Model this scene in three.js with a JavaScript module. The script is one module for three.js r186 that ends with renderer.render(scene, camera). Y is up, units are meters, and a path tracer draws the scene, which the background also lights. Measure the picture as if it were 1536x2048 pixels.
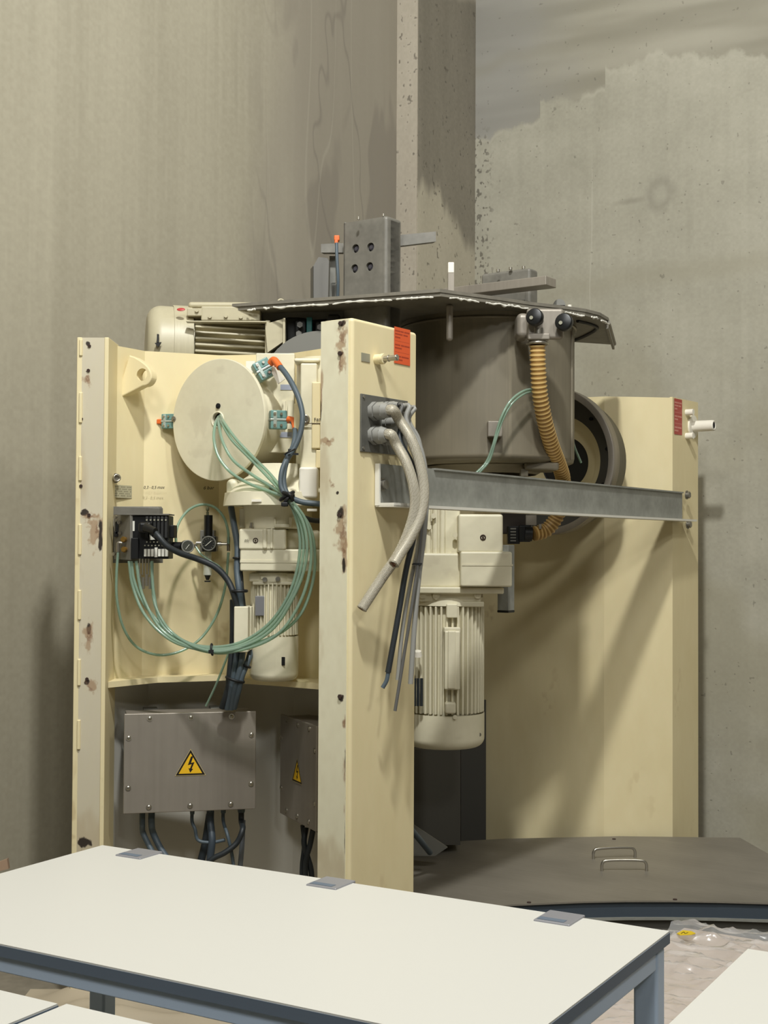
import * as THREE from 'three';
import { RoundedBoxGeometry } from 'three/addons/geometries/RoundedBoxGeometry.js';
import { mergeGeometries } from 'three/addons/utils/BufferGeometryUtils.js';
import { RectAreaLightUniformsLib } from 'three/addons/lights/RectAreaLightUniformsLib.js';

// ------------------------------------------------------------------ camera, light, exposure
const V3 = THREE.Vector3, F = 2700, EYE = 1.555;
const PITCH = Math.atan(69 / F), ROLL = THREE.MathUtils.degToRad(0.3);
const scene = new THREE.Scene();
const camera = new THREE.PerspectiveCamera(2 * Math.atan(1024 / F) * 180 / Math.PI, 0.75, 0.05, 60);
camera.position.set(0, EYE, 0);
camera.rotation.set(PITCH, 0, ROLL, 'YXZ');
camera.updateMatrixWorld(true);
scene.background = new THREE.Color(0x000000);
const renderer = new THREE.WebGLRenderer({ antialias: true });
renderer.toneMapping = THREE.LinearToneMapping;
renderer.toneMappingExposure = 1.03;
renderer.shadowMap.enabled = true;
RectAreaLightUniformsLib.init();
// hall floodlights: [x, y, z, width, length, intensity, colour, aimed at]
const LAMPS = [
  [0.1, 5.9, -2.0, 0.26, 0.26, 1080, 0xfcfdfa, [0.5, 1.6, -5.6]],
  [-1.2, 5.9, 1.4, 1.1, 1.1, 30, 0xfcfdfa, [0.3, 1.8, -5.8]],
  [2.9, 5.9, -0.3, 0.6, 0.6, 70, 0xfcfdfa, [2.5, 2.0, -6.0]],
  [1.6, 5.9, 4.4, 0.6, 0.6, 70, 0xfcfdfa, [0.0, 0.5, -2.0]],
];

// ------------------------------------------------------------------ small maths
// machine frame: u runs along the front of the machine (to the back right), v points out of it, y is up
const TH = THREE.MathUtils.degToRad(55.05);
const MM = new THREE.Matrix4().makeRotationY(TH).setPosition(-0.1, 0, -4.15), MI = MM.clone().invert();
const M = (u, y, v) => new V3(u, y, v).applyMatrix4(MM);
const UD = new V3(Math.cos(TH), 0, -Math.sin(TH)), VD = new V3(Math.sin(TH), 0, Math.cos(TH)), YD = new V3(0, 1, 0);
// surveyed sight lines: direction of a picture point, then its distance (or the plane it lies on)
const ray = (x, y) => new V3((x - 768) / F, -(y - 1024) / F, -1).applyQuaternion(camera.quaternion);
const at = (x, y, D) => { const d = ray(x, y); return d.multiplyScalar(D / -d.z).add(camera.position); };
const onPlane = (x, y, p0, n) => { const d = ray(x, y), t = p0.clone().sub(camera.position).dot(n) / d.dot(n); return d.multiplyScalar(t).add(camera.position); };
const onY = (x, y, h) => onPlane(x, y, new V3(0, h, 0), YD);
const onV = (x, y, v) => onPlane(x, y, M(0, 0, v), VD).applyMatrix4(MI);
const onU = (x, y, u) => onPlane(x, y, M(u, 0, 0), UD).applyMatrix4(MI);
let seed = 7;
const rnd = () => { seed = (seed * 1664525 + 1013904223) >>> 0; return seed / 4294967296; };

// ------------------------------------------------------------------ noise and textures
const PERM = new Uint8Array(512); { const p = [...Array(256).keys()]; for (let i = 255; i; i--) { const j = Math.floor(rnd() * (i + 1)); [p[i], p[j]] = [p[j], p[i]]; } for (let i = 0; i < 512; i++) PERM[i] = p[i & 255]; }
const h2 = (x, y) => PERM[PERM[x & 255] + (y & 255)] / 255;
function vn(x, y) {
  const xi = Math.floor(x), yi = Math.floor(y); let fx = x - xi, fy = y - yi; fx = fx * fx * (3 - 2 * fx); fy = fy * fy * (3 - 2 * fy);
  const a = h2(xi, yi), b = h2(xi + 1, yi), c = h2(xi, yi + 1), d = h2(xi + 1, yi + 1);
  return a + (b - a) * fx + (c - a) * fy + (a - b - c + d) * fx * fy;
}
const fbm = (x, y, n = 4) => { let s = 0, a = 0.5, t = 0; for (let i = 0; i < n; i++) { s += a * vn(x, y); t += a; a *= 0.5; x = x * 2.03 + 17.3; y = y * 2.03 + 9.1; } return s / t; };
const ss = (a, b, x) => { const t = Math.min(1, Math.max(0, (x - a) / (b - a))); return t * t * (3 - 2 * t); };
const mixc = (a, b, t) => [a[0] + (b[0] - a[0]) * t, a[1] + (b[1] - a[1]) * t, a[2] + (b[2] - a[2]) * t];
// a texture that spans w x h metres; f(x, y) in metres returns sRGB 0..255
function paint(W, H, w, h, f, wrap = THREE.MirroredRepeatWrapping) {
  const d = new Uint8Array(W * H * 4);
  for (let j = 0; j < H; j++) for (let i = 0; i < W; i++) { const c = f(i / W * w, j / H * h), k = (j * W + i) * 4; d[k] = Math.max(0, Math.min(255, c[0])); d[k + 1] = Math.max(0, Math.min(255, c[1])); d[k + 2] = Math.max(0, Math.min(255, c[2])); d[k + 3] = 255; }
  const t = new THREE.DataTexture(d, W, H); t.colorSpace = THREE.SRGBColorSpace; t.magFilter = t.minFilter = THREE.LinearFilter; t.wrapS = t.wrapT = wrap; t.repeat.set(1 / w, 1 / h); t.needsUpdate = true; return t;
}
function decalTex(W, H, draw) { const c = document.createElement('canvas'); c.width = W; c.height = H; const g = c.getContext('2d'); draw(g, W, H); const t = new THREE.CanvasTexture(c); t.colorSpace = THREE.SRGBColorSpace; t.magFilter = t.minFilter = THREE.LinearFilter; return t; }

// ------------------------------------------------------------------ materials
const std = (color, roughness, metalness = 0, more = {}) => new THREE.MeshStandardMaterial({ color, roughness, metalness, ...more });
const creamTex = paint(1024, 1024, 1.6, 1.6, (x, y) => {
  const a = fbm(x * 3, y * 2.2, 5), b = fbm(x * 26 + 40, y * 9, 3), s = ss(0.66, 0.86, fbm(x * 7 + 9, y * 4 + 3, 4)) * ss(0.5, 0.7, fbm(x * 40, y * 30, 2));
  let c = mixc([224, 215, 182], [231, 224, 195], a); c = mixc(c, [216, 205, 168], (b - 0.5) * 0.5 + 0.1); return mixc(c, [178, 158, 122], s * 0.4);
});
const plainTex = paint(512, 512, 0.8, 0.8, (x, y) => { const a = fbm(x * 9, y * 9, 4), b = fbm(x * 60, y * 60, 2), s = ss(0.68, 0.8, fbm(x * 14 + 5, y * 14, 4)); let c = mixc([216, 209, 182], [229, 223, 197], a); c = mixc(c, [203, 195, 168], b * 0.25); return mixc(c, [196, 187, 163], s * 0.3); });
const steelTex = paint(512, 512, 0.7, 0.7, (x, y) => { const a = fbm(x * 5, y * 3, 5), b = fbm(x * 130, y * 5, 2); const s = 168 + (a - 0.5) * 40 + (b - 0.5) * 9; return [s, s * 0.975, s * 0.94]; });
const galvTex = paint(512, 512, 0.5, 0.5, (x, y) => { const a = fbm(x * 16, y * 16, 4), b = fbm(x * 70, y * 70, 2); const s = 150 + (a - 0.5) * 30 + (b - 0.5) * 14; return [s, s * 1.005, s * 0.99]; });
const MAT = {
  lowPaint: std(0xc9c6bc, 0.6),
  cream: std(0xfff8e8, 0.5, 0, { map: creamTex }),
  topMotor: std(0xd9d6ce, 0.42, 0, { map: plainTex }),
  motor: std(0xffffff, 0.42, 0, { map: plainTex }),
  steel: std(0xe6e0d6, 0.42, 0.35, { map: steelTex }),
  bowl: std(0xc2bba6, 0.5, 0.15, { map: steelTex }),
  lid: std(0xc0bcb2, 0.5, 0.12, { map: steelTex }),
  galv: std(0xe2e2da, 0.5, 0.05, { map: galvTex }),
  darkSteel: std(0x66645f, 0.5, 0.2),
  dark: std(0x1f1f1e, 0.6),
  black: std(0x121314, 0.38),
  chrome: std(0xb9b4a8, 0.28, 0.9),
  bolt: std(0x8d897f, 0.4, 0.7),
  brass: std(0xb08a45, 0.35, 0.8),
  rust: std(0x3a2a22, 0.9),
  cable: std(0x4c5860, 0.5),
  cableDark: std(0x23282b, 0.5),
  cableGrey: std(0x8b8a84, 0.5),
  orange: std(0xdc6a2c, 0.45),
  teal: std(0x6c908a, 0.3),
  tealDark: std(0x0f5a58, 0.5),
  sensor: std(0xb4beb6, 0.3, 0.4),
  tie: std(0x101214, 0.5),
  whiteCap: std(0xe9e4d6, 0.5),
  seal: std(0xdad7cc, 0.6),
  paper: std(0xdedcd0, 0.7),
  blueLabel: std(0x9aa0b0, 0.6),
  greyLabel: std(0x9c9a88, 0.45, 0.3),
  tableEdge: std(0x667280, 0.55),
  tableMetal: std(0xc6d8ee, 0.5, 0.05),
  grommet: std(0x9b9ba0, 0.4, 0.3),
  grey: std(0xc6c0b5, 0.5, 0.1, { map: galvTex }),
  plateGrey: std(0xa6a49c, 0.5, 0.1, { map: galvTex }),
  deck: std(0xcfc6b6, 0.55, 0.1, { map: galvTex }),
  castGrey: std(0x77766f, 0.6),
  skirt: std(0x3b454f, 0.6),
  shade: std(0x4c4a44, 0.75),
  bellows: std(0xc99c4c, 0.5),
  card: std(0xa58a72, 0.85),
  yellow: std(0xe0c01c, 0.5),
  clear: new THREE.MeshPhysicalMaterial({ color: 0xf2f4ea, roughness: 0.3, transmission: 0.5, thickness: 0 }),
  film: new THREE.MeshPhysicalMaterial({ color: 0xffffff, roughness: 0.22, transmission: 0.82, thickness: 0, side: THREE.DoubleSide }),
  tube: new THREE.MeshPhysicalMaterial({ color: 0xb3cdb9, roughness: 0.18, transmission: 0.6, thickness: 0, clearcoat: 0.4 }),
  hole: std(0x090908, 0.9),
};

// ------------------------------------------------------------------ geometry helpers (all in world metres)
const plain = g => { const r = g.index ? g.toNonIndexed() : g.clone(); for (const k of Object.keys(r.attributes)) if (!['position', 'normal', 'uv'].includes(k)) r.deleteAttribute(k); return r; };
function boxUV(g) {            // uv in metres, in the machine's directions
  const p = g.attributes.position, n = g.attributes.normal, uv = new Float32Array(p.count * 2), a = new V3(), b = new V3(), nm = new THREE.Matrix3().getNormalMatrix(MI);
  for (let i = 0; i < p.count; i++) {
    a.fromBufferAttribute(p, i).applyMatrix4(MI); b.fromBufferAttribute(n, i).applyMatrix3(nm);
    const x = Math.abs(b.x), y = Math.abs(b.y), z = Math.abs(b.z);
    const q = y > x && y > z ? [a.x, a.z] : x > z ? [a.z, a.y] : [a.x, a.y];
    uv[i * 2] = q[0]; uv[i * 2 + 1] = q[1];
  }
  g.setAttribute('uv', new THREE.BufferAttribute(uv, 2)); return g;
}
const used = {};
const numbered = n => { const k = used[n] = (used[n] ?? -1) + 1; return k ? n + '_' + String(k).padStart(3, '0') : n; };
const sh = o => { o.castShadow = o.receiveShadow = true; return o; };
function thing(name, label, category, base, group) {
  const o = new THREE.Group(); o.name = numbered(name); o.position.copy(base); scene.add(o); o.userData = { label, category, kind: 'thing' }; if (group) o.userData.group = group; o.updateMatrixWorld(true); return o;
}
function part(parent, name, geos, mat, { label, keepUV } = {}) {   // geometry in world metres; becomes one mesh under its parent
  let g = mergeGeometries([].concat(geos).map(plain)); if (!keepUV) boxUV(g);
  parent.updateMatrixWorld(true); g.applyMatrix4(parent.matrixWorld.clone().invert());
  const m = sh(new THREE.Mesh(g, mat)); m.name = name; if (label) m.userData.label = label; parent.add(m); return m;
}
function single(name, label, category, geos, mat, group, keepUV) {     // a thing that is one mesh
  const g = mergeGeometries([].concat(geos).map(plain)); if (!keepUV) boxUV(g); g.computeBoundingBox();
  const b = g.boundingBox, c = new V3((b.min.x + b.max.x) / 2, b.min.y, (b.min.z + b.max.z) / 2); g.translate(-c.x, -c.y, -c.z);
  const m = sh(new THREE.Mesh(g, mat)); m.name = numbered(name); m.position.copy(c); m.userData = { label, category, kind: 'thing' }; if (group) m.userData.group = group; scene.add(m); return m;
}
function structure(name, geos, mat) { const g = boxUV(mergeGeometries([].concat(geos).map(plain))); const m = sh(new THREE.Mesh(g, mat)); m.name = name; m.userData.kind = 'structure'; scene.add(m); return m; }
// box in the machine frame
const mbox = (u0, u1, y0, y1, v0, v1, r = 0) => (r ? new RoundedBoxGeometry(u1 - u0, y1 - y0, v1 - v0, 3, r) : new THREE.BoxGeometry(u1 - u0, y1 - y0, v1 - v0)).translate((u0 + u1) / 2, (y0 + y1) / 2, (v0 + v1) / 2).applyMatrix4(MM);
// box square to the view: its front face spans the given sight lines at depth D, it reaches dep further back
function fbox(x0, y0, x1, y1, D, dep, r = 0, turn = 0) {
  const a = at(x0, y0, D), b = at(x1, y1, D), w = Math.abs(b.x - a.x), h = Math.abs(a.y - b.y);
  const g = r ? new RoundedBoxGeometry(w, h, dep, 3, Math.min(r, w * 0.49, h * 0.49, dep * 0.49)) : new THREE.BoxGeometry(w, h, dep);
  return g.translate(0, 0, -dep / 2).rotateY(turn).translate((a.x + b.x) / 2, (a.y + b.y) / 2, -D);
}
const aim = (g, dir, pos) => g.applyQuaternion(new THREE.Quaternion().setFromUnitVectors(YD, dir.clone().normalize())).translate(pos.x, pos.y, pos.z);
// cylinder from point a along dir
const cyl = (a, dir, len, r0, r1 = r0, seg = 24, open = false) => aim(new THREE.CylinderGeometry(r1, r0, len, seg, 1, open).translate(0, len / 2, 0), dir, a);
const lathe = (prof, a, dir, seg = 48) => aim(new THREE.LatheGeometry(prof.map(p => new THREE.Vector2(p[0], p[1])), seg), dir, a);
// flat polygon (world points, one plane) pushed along d
function prism(pts, d) {
  const n = pts.length, c = pts.reduce((s, p) => s.add(p), new V3()).divideScalar(n), nn = new V3();
  for (let i = 0; i < n; i++) nn.add(pts[i].clone().sub(c).cross(pts[(i + 1) % n].clone().sub(c)));
  nn.normalize(); const ex = pts[1].clone().sub(pts[0]).normalize(), ey = nn.clone().cross(ex);
  const flat = pts.map(p => new THREE.Vector2(p.clone().sub(c).dot(ex), p.clone().sub(c).dot(ey)));
  const tri = THREE.ShapeUtils.triangulateShape(flat, []), pos = [], up = d.dot(nn) > 0, q = pts.map(p => p.clone().add(d));
  const put = (a, b, e) => { for (const p of up ? [a, b, e] : [a, e, b]) pos.push(p.x, p.y, p.z); };
  for (const [i, j, k] of tri) { put(pts[i], pts[k], pts[j]); put(q[i], q[j], q[k]); }
  for (let i = 0; i < n; i++) { const j = (i + 1) % n; put(pts[i], pts[j], q[j]); put(pts[i], q[j], q[i]); }
  const g = new THREE.BufferGeometry(); g.setAttribute('position', new THREE.Float32BufferAttribute(pos, 3)); g.computeVertexNormals(); g.setAttribute('uv', new THREE.Float32BufferAttribute(new Float32Array(pos.length / 3 * 2), 2)); return g;
}
// folded sheet: plan line [[x, depth] ...] raised from y0 to y1, t thick (to the left of the walk)
function sheet(line, y0, y1, t) {
  const P = line.map(p => new THREE.Vector2(p[0], -p[1])), off = P.map((p, i) => { const a = P[Math.max(0, i - 1)], b = P[Math.min(P.length - 1, i + 1)], d = b.clone().sub(a).normalize(); return new THREE.Vector2(p.x + d.y * t, p.y - d.x * t); });
  const out = []; for (let i = 0; i + 1 < P.length; i++) out.push(prism([[P[i], y0], [P[i + 1], y0], [off[i + 1], y0], [off[i], y0]].map(([p, y]) => new V3(p.x, y, p.y)), new V3(0, y1 - y0, 0)));
  return out;
}
const curve = pts => new THREE.CatmullRomCurve3(pts, false, 'centripetal');
function sweep(c, rad, seg, nr = 10, cap = true) {      // round rod along a curve, radius rad(t); uv in metres
  const L = c.getLength(), fr = c.computeFrenetFrames(seg, false), pos = [], nor = [], uv = [], idx = [], R = typeof rad === 'function' ? rad : () => rad;
  for (let i = 0; i <= seg; i++) { const t = i / seg, p = c.getPointAt(t), r = R(t); for (let j = 0; j <= nr; j++) { const a = j / nr * 2 * Math.PI, n = fr.normals[i].clone().multiplyScalar(Math.cos(a)).addScaledVector(fr.binormals[i], Math.sin(a)); pos.push(p.x + n.x * r, p.y + n.y * r, p.z + n.z * r); nor.push(n.x, n.y, n.z); uv.push(t * L, a * r); } }
  for (let i = 0; i < seg; i++) for (let j = 0; j < nr; j++) { const a = i * (nr + 1) + j, b = a + nr + 1; idx.push(a, a + 1, b, b, a + 1, b + 1); }
  if (cap) for (const e of [0, seg]) { const p = c.getPointAt(e / seg), n = fr.tangents[e].clone().multiplyScalar(e ? 1 : -1), k = pos.length / 3; pos.push(p.x, p.y, p.z); nor.push(n.x, n.y, n.z); uv.push(0, 0); for (let j = 0; j <= nr; j++) { const a = (e * (nr + 1) + j) * 3; pos.push(pos[a], pos[a + 1], pos[a + 2]); nor.push(n.x, n.y, n.z); uv.push(0, 0); } for (let j = 0; j < nr; j++) e ? idx.push(k, k + 1 + j, k + 2 + j) : idx.push(k, k + 2 + j, k + 1 + j); }
  const g = new THREE.BufferGeometry(); g.setAttribute('position', new THREE.Float32BufferAttribute(pos, 3)); g.setAttribute('normal', new THREE.Float32BufferAttribute(nor, 3)); g.setAttribute('uv', new THREE.Float32BufferAttribute(uv, 2)); g.setIndex(idx); return g;
}
const line3 = l => l.map(p => at(p[0], p[1], p[2]));
const rod = (l, r, per = 8) => sweep(curve(Array.isArray(l[0]) ? line3(l) : l), r, Math.max(12, (l.length - 1) * per), 10);
const hex = (p, dir, r, h) => cyl(p, dir, h, r, r, 6);
const ring = (p, dir, R, r) => aim(new THREE.TorusGeometry(R, r, 10, 28).rotateX(Math.PI / 2), dir, p);
// flat print: a thin sheet spanning e1 x e2 from the corner p (lower left), with its own uv
function decal(parent, name, p, e1, e2, tex, { lift = 0.0015, alpha = false, rough = 0.5, label } = {}) {
  const n = e1.clone().cross(e2).normalize().multiplyScalar(lift), g = new THREE.BufferGeometry(), q = [p, p.clone().add(e1), p.clone().add(e1).add(e2), p.clone().add(e2)].map(x => x.clone().add(n));
  g.setAttribute('position', new THREE.Float32BufferAttribute(q.flatMap(x => [x.x, x.y, x.z]), 3)); g.setAttribute('uv', new THREE.Float32BufferAttribute([0, 0, 1, 0, 1, 1, 0, 1], 2)); g.setIndex([0, 1, 2, 0, 2, 3]); g.computeVertexNormals();
  return part(parent, name, g, new THREE.MeshStandardMaterial({ map: tex, roughness: rough, transparent: alpha, side: THREE.DoubleSide }), { keepUV: true, label });
}
const X = (u0, y0, u1, y1, v) => [M(u0, y0, v), UD.clone().multiplyScalar(u1 - u0), new V3(0, y1 - y0, 0)];

// ------------------------------------------------------------------ the hall
const UW = 3.3, VW = -1.69, U0 = -9, V1 = 8, HH = 6.6;
const leftWallTex = paint(1280, 2048, 3.0, 4.8, (x, y) => {   // x = u, y = height
  const s1 = fbm(x * 9, y * 0.35 + 3, 4), s2 = fbm(x * 38, y * 0.5, 3), b = fbm(x * 1.3 + 4, y * 1.1, 4), g = fbm(x * 60, y * 60, 2);
  let c = mixc([183, 177, 160], [194, 188, 171], b); const k = (s1 - 0.5) * 14 + (s2 - 0.5) * 9 + (g - 0.5) * 10; c = [c[0] + k, c[1] + k, c[2] + k];
  const hair = ss(0.03, 0.0, Math.abs(fbm(x * 5.5 + fbm(x * 2, y * 1.5, 2) * 0.25, y * 0.25, 2) - 0.5)) * ss(0.35, 0.6, vn(x * 7, y * 1.4)); c = mixc(c, [152, 146, 131], hair * 0.3 * ss(0.9, 1.6, x));
  const zone = ss(1.35, 2.0, x + (fbm(x * 3, y * 1.2, 3) - 0.5) * 0.5), v1 = fbm(x * 5 + Math.sin(y * 1.1) * 0.3, y * 0.7 + x, 4), v2 = ss(0.52, 0.6, fbm(x * 4 + 11 + fbm(x, y * 2, 2), y * 0.9, 4));
  c = mixc(c, mixc([176, 169, 158], [160, 153, 142], v1), zone * 0.8); c = mixc(c, [145, 138, 129], zone * v2 * 0.5);
  const vein = ss(0.022, 0.0, Math.abs(fbm(x * 3.2 + y * 0.25, y * 0.8 + 5, 4) - 0.47)); c = mixc(c, [132, 125, 118], zone * vein * 0.38);
  c = mixc(c, [196, 191, 178], zone * ss(0.012, 0, Math.abs(fbm(x * 4 + 31, y * 0.45, 2) - 0.55)) * 0.35);
  return c;
});
const edgeY = a => 3.93 + (a > 0.42 ? 0.1 : 0) + (a > 0.82 ? 0.12 : 0) - ss(1.2, 1.8, a) * 0.12 + (fbm(a * 9, 1.5, 5) - 0.5) * 0.15;
const rightWallTex = paint(1152, 2048, 2.7, 4.8, (x, y) => {  // x = distance from the corner, y = height
  const b = fbm(x * 1.6 + 20, y * 1.4, 5), m = fbm(x * 6, y * 5 + 8, 4), st = fbm(x * 1.1, y * 9, 3), vs = fbm(x * 30, y * 0.8, 3), g = fbm(x * 70, y * 70, 2);
  let c = mixc([187, 184, 171], [203, 200, 188], b); const k = (m - 0.5) * 16 + (vs - 0.5) * 8 + (g - 0.5) * 11 + (st - 0.5) * 9; c = [c[0] + k, c[1] + k, c[2] + k];
  const e = edgeY(x), top = ss(-0.02, 0.02, y - e + (g - 0.5) * 0.03), bands = fbm(x * 0.9 + 3, y * 7 + x * 0.4, 3), cool = ss(0.8, 0.15, x + (m - 0.5) * 0.4);
  c = mixc(c, mixc([162, 158, 145], [192, 188, 176], ss(0.3, 0.7, bands)), top * 0.85); c = mixc(c, [172, 172, 175], top * cool * 0.55);
  c = mixc(c, [208, 204, 192], ss(0.02, 0.0, Math.abs(y - e + 0.015)) * ss(0.45, 0.6, fbm(x * 14, 4, 2)) * 0.5);
  c = mixc(c, [165, 161, 148], ss(0.07, 0.0, Math.abs(y - 4.33 - (fbm(x * 4, 8, 3) - 0.5) * 0.1)) * 0.35);
  c = mixc(c, [174, 169, 152], ss(0.1, 0, Math.abs(y - 2.98 - (fbm(x * 3, 2, 3) - 0.5) * 0.12)) * 0.4 * ss(0.2, 0.5, x));
  c = mixc(c, [176, 170, 148], ss(2.9, 2.3, y) * ss(0.35, 0.65, fbm(x * 2.2 + 5, y * 2.4, 4)) * 0.4);
  const pit = ss(0.64, 0.72, fbm(x * 60, y * 48, 2)) * ss(0.14, 0.05, x + (fbm(2, y * 9, 3) - 0.5) * 0.1) * ss(2.5, 2.8, y) * ss(4.0, 3.85, y); c = mixc(c, [112, 108, 100], pit * 0.7);
  const dx = x - 1.14, dy = y - 3.42, r = Math.hypot(dx, dy * 0.85); c = mixc(c, [140, 136, 126], ss(0.045, 0.0, Math.abs(r - 0.06)) * 0.3 * ss(0.3, 0.6, fbm(x * 20, y * 20, 2) + 0.15)); c = mixc(c, [146, 142, 131], ss(0.1, 0, Math.hypot((dx + 0.17) * 0.7, (dy + 0.01) * 4)) * 0.4);
  c = mixc(c, [214, 211, 200], ss(0.006, 0, Math.abs(x - 0.74 + (fbm(1, y * 2, 2) - 0.5) * 0.05)) * ss(2.6, 2.9, y) * ss(3.75, 3.5, y) * 0.5);
  return mixc(c, [60, 56, 50], ss(0.86, 0.9, fbm(x * 50 + 3, y * 50, 2)) * 0.2);
});
const pilTex = paint(512, 2048, 1.0, 4.8, (x, y) => {
  const b = fbm(x * 2, y * 1.2 + 2, 5), g = fbm(x * 70, y * 70, 2), vs = fbm(x * 14, y * 0.8, 4); let c = mixc([192, 185, 168], [205, 198, 182], b);
  const e = 3.43 + 0.3 * ss(0.16, 0.04, Math.abs(x - 0.14)) * 0.5 - ss(0.3, 0.5, x) * 0.22 + (fbm(x * 8, 3, 5) - 0.5) * 0.3, top = ss(-0.06, 0.06, y - e) * ss(4.62, 4.55, y - x * 0.25 + (fbm(x * 9, 1, 3) - 0.5) * 0.1);
  c = mixc(c, mixc([130, 125, 114], [144, 138, 127], fbm(x * 4, y * 1.7, 4)), top * 0.85); const k = (g - 0.5) * 10 + (vs - 0.5) * 16; c = [c[0] + k, c[1] + k, c[2] + k];
  return mixc(c, [74, 69, 62], ss(0.8, 0.86, fbm(x * 60, y * 40, 2)) * 0.4);
});
const pilSideTex = paint(128, 1024, 0.6, 4.8, (x, y) => { const b = fbm(x * 5, y * 1.5, 4), g = fbm(x * 70, y * 50, 2), p = ss(0.78, 0.84, fbm(x * 70, y * 50, 2)); let c = mixc([196, 187, 174], [208, 200, 187], b); c = [c[0] + (g - 0.5) * 14, c[1] + (g - 0.5) * 14, c[2] + (g - 0.5) * 14]; return mixc(c, [100, 94, 86], p * 0.6); });
const floorTex = paint(1024, 1024, 3, 3, (x, y) => { const b = fbm(x * 1.5, y * 1.5, 5), g = fbm(x * 40, y * 40, 3); const c = mixc([138, 131, 118], [160, 152, 137], b); return [c[0] + (g - 0.5) * 18, c[1] + (g - 0.5) * 18, c[2] + (g - 0.5) * 18]; });
const shift = (t, u, y) => { t.offset.set(u * t.repeat.x, y * t.repeat.y); return t; };
const wallMat = (t, b = 0.004) => std(0xdcdad3, 0.88, 0, { map: t, bumpMap: t, bumpScale: b });
shift(rightWallTex, 1.554, 0); shift(pilTex, -2.7, 0);
structure('wall_left', mbox(U0, UW + 0.2, 0, HH, VW - 0.2, VW), wallMat(leftWallTex));
structure('wall_right', mbox(UW, UW + 0.2, 0, HH, VW, V1), wallMat(rightWallTex, 0.006));
structure('trim_1', mbox(2.7, UW, 0, HH, VW, -1.554), wallMat(pilTex));
structure('trim_2', mbox(2.694, 2.7, 0, HH, VW, -1.556), wallMat(pilSideTex));
structure('wall_rear', mbox(U0 - 0.2, U0, 0, HH, VW, V1), wallMat(floorTex));
structure('wall_front', mbox(U0 - 0.2, UW + 0.2, 0, HH, V1, V1 + 0.2), wallMat(floorTex));
structure('ceiling', mbox(U0 - 0.2, UW + 0.2, HH, HH + 0.2, VW - 0.2, V1 + 0.2), wallMat(floorTex));
structure('floor', mbox(U0 - 0.2, UW + 0.2, -0.2, 0, VW - 0.2, V1 + 0.2), wallMat(floorTex));

// hall lamps hung from the ceiling
LAMPS.forEach(([x, y, z, w, l, I, col, to], i) => {
  const t = thing('ceiling_lamp', ['square hall floodlight hanging nearest the machine', 'square hall floodlight hanging behind the tables on the left', 'square hall floodlight hanging by the right wall', 'square hall floodlight hanging farthest from the machine'][i], 'lamp', new V3(x, y, z));
  const d = new V3(...to).sub(new V3(x, y, z)).normalize(), q = new THREE.Quaternion().setFromUnitVectors(new V3(0, -1, 0), d), put = g => g.applyQuaternion(q).translate(x, y, z);
  part(t, 'housing', put(new RoundedBoxGeometry(w + 0.06, 0.1, l + 0.06, 2, 0.02).translate(0, 0.062, 0)), MAT.grey);
  part(t, 'diffuser', put(new THREE.BoxGeometry(w, 0.01, l).translate(0, 0.006, 0)), std(0xffffff, 0.5, 0, { emissive: col, emissiveIntensity: 4 }));
  part(t, 'rod', cyl(new V3(x, y + 0.08, z), YD, HH - y - 0.08, 0.012), MAT.grey);
  const L = new THREE.RectAreaLight(col, I, w, l); L.position.copy(d).multiplyScalar(0.006); L.castShadow = true; t.add(L); t.updateMatrixWorld(true); L.lookAt(x + d.x * 2, y + d.y * 2, z + d.z * 2); 
});

// ------------------------------------------------------------------ machine frame
const TOP = 2.262;
// worn paint with rust: spots [along, height, radius, stretch, kind]; kind 1 dark, 0 brown bloom
function wornTex(w, spots, tone) {
  return paint(160, 2048, w, TOP, (x, y) => {
    const a = fbm(x * 6, y * 2.5, 4), b = fbm(x * 50, y * 30, 2); let c = mixc([tone[0] - 10, tone[1] - 10, tone[2] - 12], tone, a); c = mixc(c, [198, 188, 158], (b - 0.4) * 0.3);
    c = mixc(c, [176, 158, 126], ss(0.6, 0.85, fbm(x * 12 + 7, y * 5, 4)) * 0.5);
    for (const [sx, sy, r, st, kind] of spots) {
      const n = fbm(x * 60 + sy * 9, y * 60 / Math.sqrt(st), 4), d = Math.hypot(x - sx, (y - sy) / st) / r + (n - 0.5) * (kind ? 1.1 : 2.8), k = ss(kind ? 0.8 : 1.2, kind ? 0.5 : 0.4, d);
      c = mixc(c, kind ? [46, 38, 32] : n > 0.5 ? [112, 76, 52] : [150, 118, 88], k * (kind ? 0.95 : 0.5 + n * 0.3));
    }
    return c;
  });
}
const frame = thing('machine_frame', 'tall cream painted steel machine frame with bent plates, rusty posts and an open front', 'machine', M(1.4, 0, -0.5));
// front post
part(frame, 'front_post', mbox(0, 0.362, 0, TOP, -0.12, 0, 0.012), MAT.cream);
const postTex = wornTex(0.12, [[0.085, 2.243, 0.016, 1, 1], [0.085, 2.2, 0.02, 2.2, 0], [0.082, 2.152, 0.009, 1, 1], [0.078, 2.12, 0.014, 2.5, 0], [0.0, 2.03, 0.01, 8, 0], [0.0, 1.98, 0.006, 8, 1], [0.05, 1.745, 0.012, 1.4, 0], [0.07, 1.72, 0.008, 1, 1], [0.084, 1.656, 0.02, 1.4, 1], [0.09, 1.6, 0.024, 2.2, 0], [0.098, 1.54, 0.014, 4, 0], [0.095, 1.5, 0.008, 4, 1], [0.088, 1.085, 0.013, 1.2, 1], [0.1, 1.02, 0.009, 5, 0], [0.107, 0.9, 0.008, 9, 1], [0.107, 0.85, 0.01, 9, 0], [0.108, 0.66, 0.006, 14, 1], [0.03, 1.88, 0.02, 0.6, 0]], [229, 223, 196]);
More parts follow.
